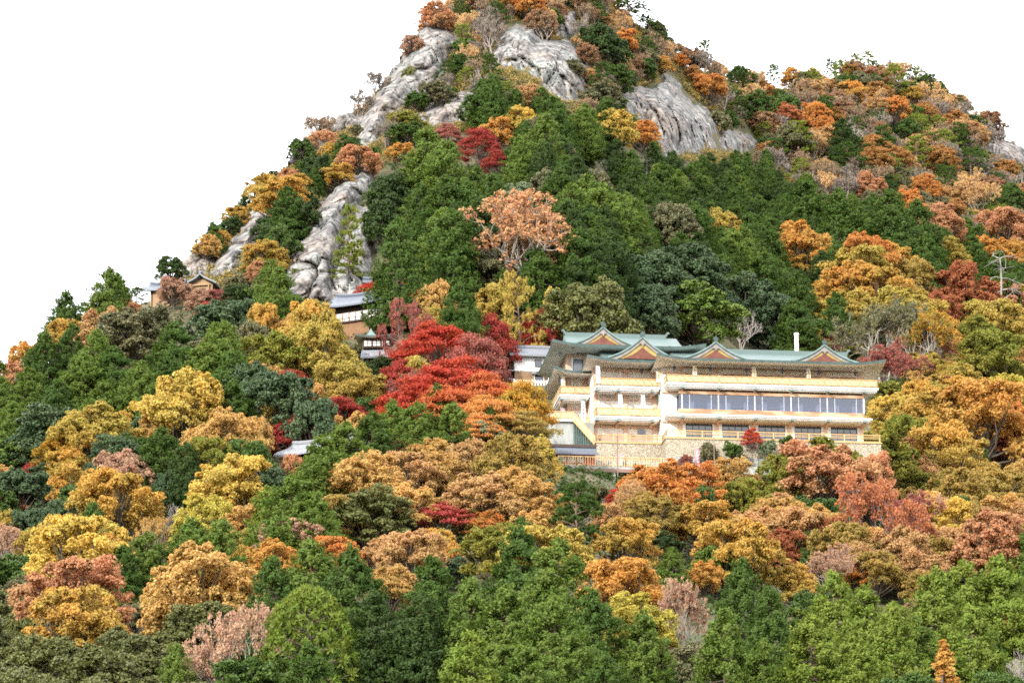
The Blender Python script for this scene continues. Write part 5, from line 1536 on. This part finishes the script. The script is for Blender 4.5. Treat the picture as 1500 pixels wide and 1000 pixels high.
def gable_house(t, u0, u1, v0, v1, zw, ze, zr, over, roof_m, wall_m, axis='u', curve=.0, base=-4):
    b = MB(); b.box(u0, u1, v0, v1, base, zw); b.build('wall', wall_m, t)
    vm = (v0 + v1) / 2
    if axis == 'u':
        prof = [(v0 - over, ze), (v0 - over * .3, ze + (zr - ze) * .22), (vm - (vm - v0) * .4, ze + (zr - ze) * .62), (vm, zr), (vm + (v1 - vm) * .4, ze + (zr - ze) * .62), (v1 + over * .3, ze + (zr - ze) * .22), (v1 + over, ze)]
        P = lambda u, q, d=0: (u, q[0], q[1] - d); a, c = u0 - over, u1 + over
    else:
        um = (u0 + u1) / 2
        prof = [(u0 - over, ze), (u0 - over * .3, ze + (zr - ze) * .22), (um - (um - u0) * .4, ze + (zr - ze) * .62), (um, zr), (um + (u1 - um) * .4, ze + (zr - ze) * .62), (u1 + over * .3, ze + (zr - ze) * .22), (u1 + over, ze)]
        P = lambda v, q, d=0: (q[0], v, q[1] - d); a, c = v0 - over, v1 + over
    def zlift(x): return curve * (abs((x - (a + c) / 2) / ((c - a) / 2)) ** 3)
    xs = np.linspace(a, c, 13); r = MB()
    for dz, flip in ((0, 0), (.2, 1)):
        for x, y in zip(xs, xs[1:]):
            A = [tuple(np.array(P(x, q, dz)) + np.array([0, 0, zlift(x)])) for q in prof]; B = [tuple(np.array(P(y, q, dz)) + np.array([0, 0, zlift(y)])) for q in prof]
            r.strip(*((A, B) if not flip else (B, A)))
    for x in (a, c): r.strip([tuple(np.array(P(x, q)) + np.array([0, 0, zlift(x)])) for q in prof], [tuple(np.array(P(x, q, .2)) + np.array([0, 0, zlift(x)])) for q in prof])
    for q in (prof[0], prof[-1]): r.strip([tuple(np.array(P(x, q)) + np.array([0, 0, zlift(x)])) for x in xs], [tuple(np.array(P(x, q, .2)) + np.array([0, 0, zlift(x)])) for x in xs])
    rr = r.build('roof', roof_m, t)
    k = MB()
    for x, y in zip(xs, xs[1:]):
        p0, p1 = np.array(P(x, (vm if axis == 'u' else (u0 + u1) / 2, zr))), np.array(P(y, (vm if axis == 'u' else (u0 + u1) / 2, zr)))
        p0[2] += zlift(x) + .1; p1[2] += zlift(y) + .1; k.bar(p0, p1, .2, 6)
    k.build('ridge', roof_m, rr)
    g = MB()                                                       # gable triangles
    if axis == 'u':
        for u in (u0 + .02, u1 - .02): g.pts([(u, v0, zw), (u, v1, zw), (u, vm, zr - .25)], [(0, 1, 2)])
    else:
        um = (u0 + u1) / 2
        for v in (v0 + .02, v1 - .02): g.pts([(u0, v, zw), (u1, v, zw), (um, v, zr - .25)], [(0, 1, 2)])
    g.build('gable_wall', wall_m, t)
    return rr

def shrines():
    # hall with white screens at the foot of the rock spire
    t = frame_obj('screen_hall', ray(538, 470, 407), math.radians(-29), 'shrine hall with grey roof, white paper screens and lattice base under the rock spire', 'shrine')
    gable_house(t, -4.5, 2.2, 0, 4.6, 2.15, 2.0, 4.0, 1.2, SLATE, DARKW, 'u', .35)
    q = MB(); q.box(-4.2, 2.0, -.12, -.02, .15, 1.3); sc = q.build('paper_screen', PAPER, t)
    q = MB()
    for i in range(8): u = -4.2 + i * 6.2 / 7; q.box(u - .06, u + .06, -.2, -.121, .1, 1.35)
    q.build('screen_frame', PALEW, sc)
    q = MB(); q.box(-4.8, 2.6, -1.0, 0, -.12, .05); v = q.build('veranda', DARKW, t)
    q = MB(); q.bar((-4.8, -.95, .42), (2.6, -.95, .42), .04); [q.box(-4.8 + i * .74 - .03, -4.8 + i * .74 + .03, -.98, -.92, .05, .42) for i in range(11)]; q.build('veranda_rail', DARKW, v)
    q = MB(); q.box(-4.4, 2.3, -.75, -.1, -4.2, -.123); q.build('lattice_base', LATT, t)
    # green roofed pavilion
    t = frame_obj('copper_pavilion', ray(552, 508, 392), math.radians(-4), 'little pavilion with verdigris roof and white windows over grey tiles', 'shrine')
    q = MB(); q.box(-1.6, 1.5, 0, 3, -.1, .95); q.build('wall', DARKW, t)
    for i in range(3): window(t, -1.45 + i * 1.0, -.62 + i * 1.0, .1, .75, -.03, 2, .5, glass=PAPER)
    hip_roof('roof', -2.3, 2.1, -.8, 3.8, 1.05, 1.7, TRIMC, t, gable=.8, th=.14, lift=.25, step=.3)
    q = MB(); n = 8; prof = [(-1.5 + i * .2, 1.25 + curve_gable(i / 4 - 1, .95)) for i in range(9)]; q.strip([(x, -.1, z) for x, z in prof], [(x, 2.6, z) for x, z in prof]); q.pts([(x, -.05, z) for x, z in prof], [tuple(range(9))]); q.build('copper_gable', TRIMC, t)
    q = MB(); q.prism([(-1.2, -1.45), (.0, -.35), (.0, -.55), (-1.2, -1.6)], 'x', -1.7, 1.9); q.build('tile_skirt', TILEL, t)
    q = MB(); q.box(-1.5, 1.6, -.2, 2.5, -5, -.553); q.build('base_wall', DARKW, t)
    # two shrines on the ridge
    t = frame_obj('ridge_shrine', ray(236, 446, 426), math.radians(-18), 'leftmost small shrine on the ridge with pale boards and grey roof', 'shrine', 'small shrines on the left ridge')
    gable_house(t, -1.5, 1.9, 0, 3.2, 1.9, 1.85, 3.0, .7, SLATE, PALEW, 'u', .3)
    q = MB(); q.prism([(-.3, 2.6), (.55, 3.75), (1.4, 2.6)], 'y', -.5, 1.6); q.build('front_gable', SLATE, t)
    q = MB(); q.box(-2.1, 2.5, -.62, -.4, 1.66, 1.8); q.build('eave_beam', TRIMC, t)
    for x in (-1.3, 1.2):
        q = MB(); q.box(x, x + .15, -.06, -.003, -.2, 1.8); q.build('corner_post', DARKW, t)
    t = frame_obj('ridge_shrine', ray(294, 436, 428), math.radians(-14), 'right small shrine on the ridge with steep gabled porch', 'shrine', 'small shrines on the left ridge')
    gable_house(t, -1.4, 1.5, 0, 4.0, 1.6, 1.4, 2.7, .7, SLATE, PALEW, 'v', .3)
    q = MB(); q.box(-1.2, 1.2, -.3, -.1, 1.5, 1.68); q.box(-1.15, -1.0, -.28, -.1, -.5, 1.497); q.box(1.0, 1.15, -.28, -.1, -.5, 1.497); q.build('porch_frame', PALEW, t)
    q = MB(); q.box(-.6, .6, -.06, -.003, 0, 1.2); q.build('porch_door', DARKW, t)
    # silver tiled house among the cypresses
    t = frame_obj('tiled_house', ray(440, 668, 338), math.radians(-38), 'old house half hidden by trees with silvery tile roof', 'house')
    gable_house(t, -2.0, 5.0, 0, 4.2, .3, .15, 1.75, .8, TILEL, DARKW, 'u', .25)
    q = MB(); q.box(-1.6, 2.0, -.06, -.003, -1, .1); q.build('red_shutter', REDW, t)
    # tiny canopy roof on the right of the spire
    t = frame_obj('rock_shelter', ray(548, 416, 424), 0, 'tiny roofed shelter against the foot of the rock spire', 'shelter')
    gable_house(t, -1.0, 1.0, 0, 1.2, .2, .2, .75, .4, SLATE, DARKW, 'u', .1, base=-2)
    t = frame_obj('rock_shelter', ray(498, 372, 452), 0, 'x', 'x') if False else None

def poles():
    def pole(name, px, py0, py1, Y, m, label, cat, arm=None, lampm=None, r=.06):
        b_ = ray(px, py1, Y); z1 = ray(px, py0, Y)[2]; hgt = z1 - b_[2]
        t = empty(name, b_); tag(t, label, cat)
        q = MB(); q.bar((0, 0, -2.5), (0, 0, hgt), r, 8); q.build('pole', m, t)
        q = MB()
        if arm == 'T': q.bar((-.45, 0, hgt - .25), (.45, 0, hgt - .25), .05); q.bar((0, 0, hgt), (0, 0, hgt + .12), .09)
        elif arm == 'lamp': q.bar((0, 0, hgt), (0, 0, hgt + .28), .16, 8); q.box(-.2, .2, -.15, .15, hgt * .45, hgt * .45 + .5)
        else: q.bar((0, 0, hgt), (0, 0, hgt + .1), r * 1.4, 8)
        q.build('fitting' if arm else 'cap', lampm or m, t)
    pole('lamp_post', 343, 420, 447, 425, POLEM, 'grey lamp post with box on the ridge path right of the small shrines', 'lamp post', 'lamp', WHITE)
    pole('utility_post', 512, 418, 436, 419, POLEM, 'short post with cross arm behind the screen hall roof', 'post', 'T')
    pole('flag_pole', 905, 640, 706, 356, RUSTP, 'thin brown pole standing before the deck', 'pole', r=.06)
    pole('flag_pole', 1046.5, 638, 690, 358, RUSTP, 'thin dark pole before the terrace wall of the hall', 'pole', r=.05)
    pole('flag_pole', 1174, 641, 668, 360, RUSTP, 'short dark pole at the right part of the terrace wall', 'pole', r=.05)
    pole('marker_post', 773, 634, 650, 362, WHITE, 'short white post above the tan trees left of the stairs', 'post', 'T')
    pole('marker_post', 683, 205, 216, 520, WHITE, 'white stone marker among crimson maples below the summit cliff', 'post', r=.12)
    pole('trunk_pole', 1267, 138, 178, 640, WHITE, 'x', 'x') if False else None

hall = main_hall(); chimney(); banners(); deck(); gatehouse(); fence_storehouse(); shrines(); poles()
# ------------------------------------------------------------------ planting
plant_heroes()
BUILT = [  # photo boxes that stay clear for things nearer than depth Y
    (798, 482, 1302, 662, 375), (796, 645, 968, 702, 368), (748, 500, 815, 565, 400), (487, 428, 562, 488, 434), (528, 486, 574, 522, 427), (212, 404, 252, 447, 426), (276, 398, 316, 436, 430), (403, 634, 470, 668, 336), (970, 610, 1260, 672, 362), (1160, 486, 1174, 520, 384)]
def clear_of(px, top, w, hp, Y):
    for x0, y0, x1, y1, yb in BUILT:
        if Y < yb and px + w * .45 > x0 and px - w * .45 < x1 and top < y1 and top + hp * .9 > y0: return False
    return True
def in_hall(X, Y, m=1.5):
    d = np.array([X, Y, 0]) - np.array([HALL_O[0], HALL_O[1], 0]); u, v = d @ HU, d @ HV
    return (-14 - m < u < 21 + m) and (-6.5 - m < v < 16 + m) and not (u > -2 and v < -3.4 - m * .3)
GROUPS = {}
REG = [  # ground polygon (photo pixels), spacing m, mixture [(kind, palette, weight, width m, height m)], words
 ('forest', [(540,230),(600,196),(700,190),(900,185),(960,230),(1060,235),(1180,290),(1300,340),(1520,400),(1520,440),(1230,470),(1160,540),(800,560),(700,470),(620,470),(560,440)], 4.6,
  [('C','G1',5,6.2,10.5),('C','G2',1.4,6.2,10.5),('C','G0',3,5.6,10),('E','G1',1,5.5,6.5),('E','GX',.5,5,6),('D','TB',.25,4,5)], 'in the forest band below the cliffs'),
 ('left stand', [(-60,620),(0,600),(100,520),(200,470),(330,440),(420,450),(400,560),(300,640),(100,640),(-60,700)], 4.6,
  [('C','G1',5,5,9),('C','G2',4,5,9),('C','G0',1,4.6,8.5),('E','GX',.8,5.5,6)], 'in the deep green stand on the left slope'),
 ('left skyline', [(-60,600),(0,575),(100,505),(200,455),(250,440),(330,440),(200,475),(100,525),(0,610),(-60,640)], 4.5,
  [('D','TB',3,4,4.5),('D','O',2,4,4.5),('D','BR',2,4,4.5),('P','G1',1,3,4.5),('W','DB',2,3,3.5)], 'along the left skyline'),
 ('left crags', [(240,420),(310,365),(400,280),(440,240),(560,225),(540,260),(470,300),(410,385),(410,440),(330,440)], 3.2,
  [('d','YO',2,3.6,4),('d','SA',1.5,3.4,4),('L','G1',3,3,2.6),('L','GX',2,2.6,2.2),('W','DB',2,3,3.2),('E','G0',2,3.8,4.2),('C','G1',1,3,5.5)], 'between the leaning rocks on the left'),
 ('summit', [(420,245),(520,170),(590,85),(640,35),(690,0),(735,-40),(860,-40),(900,10),(970,70),(1000,100),(960,240),(900,190),(700,196),(600,205),(540,235)], 3.0,
  [('L','G1',2,3.6,2.8),('L','GX',2.6,3.6,2.8),('W','TB',2.6,4,4.4),('W','DB',3,4,4.4),('W','GY',2,4,4.4),('d','SM',1.8,3.8,4.0),('d','TB',1,3.8,4.0),('P','G1',3,4,5.2),('P','G4',1,4,5.2),('E','G1',2,3.8,4),('E','GX',1.4,3.8,4)], 'among the summit crags'),
 ('right hillside', [(1000,100),(1110,140),(1260,120),(1310,122),(1380,150),(1440,185),(1520,240),(1520,400),(1300,340),(1180,292),(1060,240),(960,240),(970,90)], 3.7,
  [('L','GX',3,4.4,3.6),('L','G1',2,4.4,3.6),('W','GY',3.5,5,5.6),('W','DB',3.5,5,5.6),('W','TB',2.5,5,5.6),('d','SM',2.6,5,5.4),('d','OM',2.2,5,5.4),('d','TB',1.4,5,5.4),('P','G1',3,5,7),('P','G4',1.6,5,6.6),('E','G1',1.6,5,5.4),('E','GX',1.2,5,5.4),('B','RG',1.2,5,6)], 'on the scrubby right hillside'),
 ('right grove', [(1230,470),(1520,440),(1520,700),(1290,720),(1290,600),(1250,540),(1160,540)], 4.2,
  [('D','OG',2,5.5,6),('D','YO',2,5.5,6),('D','TB',2,5.5,6),('D','OL',2,5.5,6),('S','RG',1,5,6),('E','G1',1,5,5.5),('C','G1',1,4.5,8)], 'in the mixed grove right of the hall'),
 ('left grove', [(-60,690),(100,640),(300,640),(420,450),(560,440),(640,470),(760,480),(800,560),(790,700),(640,740),(480,740),(300,790),(-60,860)], 4.0,
  [('D','OG',1,5,6),('D','T',1.5,5,6),('E','GB',2,5,5.5),('C','G1',2,4.6,8),('C','G2',2,4.6,8),('E','G1',1.5,5,5.5),('M','RD',.5,4.6,4.4)], 'in the mixed grove on the lower left slope'),
 ('lower band', [(300,790),(480,740),(640,740),(790,700),(1290,720),(1520,700),(1520,880),(1200,900),(900,880),(500,900),(300,900),(-60,930),(-60,860)], 3.9,
  [('D','TB',2.5,5,5.5),('D','T',2,5,5.5),('D','TO',2,5,5.5),('E','G1',1.5,4.6,5),('S','BR',.8,4.5,5.5),('C','G1',1,4.2,7.5)], 'in the autumn band across the lower slope'),
 ('foreground', [(-60,930),(300,900),(500,900),(900,880),(1200,900),(1520,880),(1520,1180),(-60,1180)], 4.4,
  [('C','G1',4,5,9.5),('C','G2',4,5,9.5),('E','G1',1,4.6,5)], 'in the foreground woodland'),
]
LEFTLOW = [(-60, 930), (330, 905), (360, 1180), (-60, 1180)]
def fill():
    rr = random.Random(11)
    pl = [(c, t, w, hp, Y) for c, t, w, hp, Y in PLACED]
    hx, ht, hw, hh, hy = [np.array(a) for a in zip(*pl)]
    done = []
    for rname, poly, sp, mix, words in REG:
        q = np.array(poly, float)
        ys = [float(ground_Y(np.clip(x, -60, 1560), y)) for x, y in poly]
        for Y in np.arange(min(ys) - 3, max(ys) + sp, sp * .86):
            xr = Y * 1.04 * 870 / FPX
            for X in np.arange(-xr, xr, sp):
                x, y = X + rr.uniform(-.38, .38) * sp, Y + rr.uniform(-.38, .38) * sp
                z = float(h(x, y)); px, py = proj(x, y, z)
                pr, yr = ridge(px)
                if y > yr + 3 or not (-70 < px < 1570) or py > 1190: continue
                if not inside(np.array(px), np.array(py), poly): continue
                if in_hall(x, y): continue
                mm = mix
                if rname == 'foreground' and inside(np.array(px), np.array(py), LEFTLOW): mm = [('E', 'GO', 3, 5, 5), ('E', 'GX', 1, 4.5, 4.5)]
                k, pal, _, wm, hm = rr.choices(mm, [m[2] for m in mm])[0]
                f = rr.uniform(.75, 1.2) * (rr.uniform(.8, 1.15) if rname in ('summit', 'right hillside') else min(1.08, max(.55, 1.2 - (y - 380) / 330))); wm, hm = wm * f, hm * f
                s = ppm(y, z); top = py - hm * s; w = wm * s; hp = hm * s
                cy = top + hp * .38
                big = hw > w * .6
                e = ((hx - px) / (hw * .5)) ** 2 + ((ht + hh * .42 - cy) / (hh * .42)) ** 2
                if (e[big] < .38).any(): continue                      # a tree from the list already stands there
                near = (np.abs(hx - px) < hw * .3 + w * .2) & (top < ht + hh * .28) & (top + hp > ht) & (y < hy)
                if near.any(): continue                                # would hide one
                if any(inside(np.array(px), np.array(yy), r_[0]) and edge_dist(np.array(px), np.array(yy), r_[0]) > 4 for r_ in ROCKS for yy in (py - 1, cy, top + hp * .12)):
                    continue
                if not clear_of(px, top, w, hp, y): continue
                adj, noun = PAL[pal][0], KINDS[k][1]
                label = f'{adj} {noun} crowded {words}'
                plant(k, x, y, z - .1, wm, hm, pal, label, f'{adj} {noun}s {words}')
                done.append((k, rname))
    from collections import Counter
    print('FILL', Counter(done)); print('TOTAL', Counter(a for a, b in done))
fill()

# low growth between the trees: one mass nobody could count
def low_growth(name, label, poly, n, pal, size, seed):
    r = np.random.RandomState(seed); q = np.array(poly, float)
    px = r.uniform(q[:, 0].min(), q[:, 0].max(), n * 5); py = r.uniform(q[:, 1].min(), q[:, 1].max(), n * 5)
    ok = inside(px, py, poly)
    for r_ in ROCKS: ok &= ~(inside(px, py, r_[0]) & (r.rand(len(px)) < .965))
    px, py = px[ok][:n], py[ok][:n]
    Y = ground_Y(px, py); P = np.stack(ray(px, py, Y), -1); X = P[:, 0]
    hl = np.array([not in_hall(a, b, -.5) for a, b in zip(X, Y)]); X, Y = X[hl], Y[hl]
    C = np.stack([X, Y, h(X, Y) + .25 * size], 1)
    L_ = Leaves(); puffs(L_, r, C, size * (.6 + .8 * r.rand(len(C))), 34, .3, .19, flat=.7, up=.4, core=.3)
    v, f, ti, va = L_.arrays()
    a, b = PAL[pal][1:]
    o = link(bpy.data.objects.new(name, mesh_quads(name, v, f, LEAF, dict(tint=ti, val=va)))); o['leaf_a'] = a; o['leaf_b'] = b
    tag(o, label, 'undergrowth', kind='stuff')
low_growth('undergrowth', 'low green growth filling the gaps between the trees', [(-60, 600), (200, 460), (560, 230), (900, 190), (1500, 400), (1560, 1150), (-60, 1150)], 6500, 'G0', .9, 1)
low_growth('dry_scrub', 'brown grey scrub covering the upper slopes', [(240, 420), (400, 275), (520, 168), (640, 36), (735, -40), (860, -40), (1000, 100), (1110, 138), (1260, 122), (1310, 126), (1500, 232), (1560, 400), (1180, 300), (900, 195), (600, 200), (420, 420)], 11000, 'TO', .9, 2)
low_growth('green_scrub', 'low green heath mixed through the upper slopes', [(240, 420), (400, 275), (520, 168), (640, 36), (735, -40), (860, -40), (1000, 100), (1110, 138), (1260, 122), (1310, 126), (1500, 232), (1560, 400), (1180, 300), (900, 195), (600, 200), (420, 420)], 8000, 'GX', .95, 3)

# clipped hedge and small shrubs in front of the terrace wall
def near_hall(k, u, v, w, wm, hm, pal, label, group=None):
    p = hall_pt(u, v, w); plant(k, p[0], p[1], p[2], wm, hm, pal, label, group)
for i, u in enumerate((-6.3, -5.2, -4.1)):
    near_hall('L', u, -1.7, -4.4, 1.7, 1.3, 'G1', 'clipped dark green shrub in the hedge row behind the deck railing', 'hedge shrubs behind the deck railing')
near_hall('M', 6.6, -4.4, -2.6, 2.0, 2.9, 'R', 'small scarlet maple in front of the terrace wall')
near_hall('L', 10.5, -4.4, -1.9, 2.4, 1.7, 'G1', 'green shrub at the right part of the terrace wall')
near_hall('L', 4.5, -4.6, -3.2, 2.6, 2.2, 'G1', 'green shrub left of the small scarlet maple at the terrace wall')
near_hall('L', 2.0, -4.6, -3.6, 2.6, 2.4, 'GX', 'greyish shrub before the boulder wall right of the pink banner')
near_hall('L', 8.3, -4.6, -2.9, 2.4, 2.2, 'GP', 'pale shrub right of the small scarlet maple at the terrace wall')
near_hall('L', 14.0, -4.4, -2.0, 3.2, 1.8, 'OL', 'olive shrub spreading at the right end of the terrace wall')
near_hall('L', -.3, -4.4, -4.2, 1.8, 1.7, 'RG', 'reddish shrub right of the deck before the boulder wall')
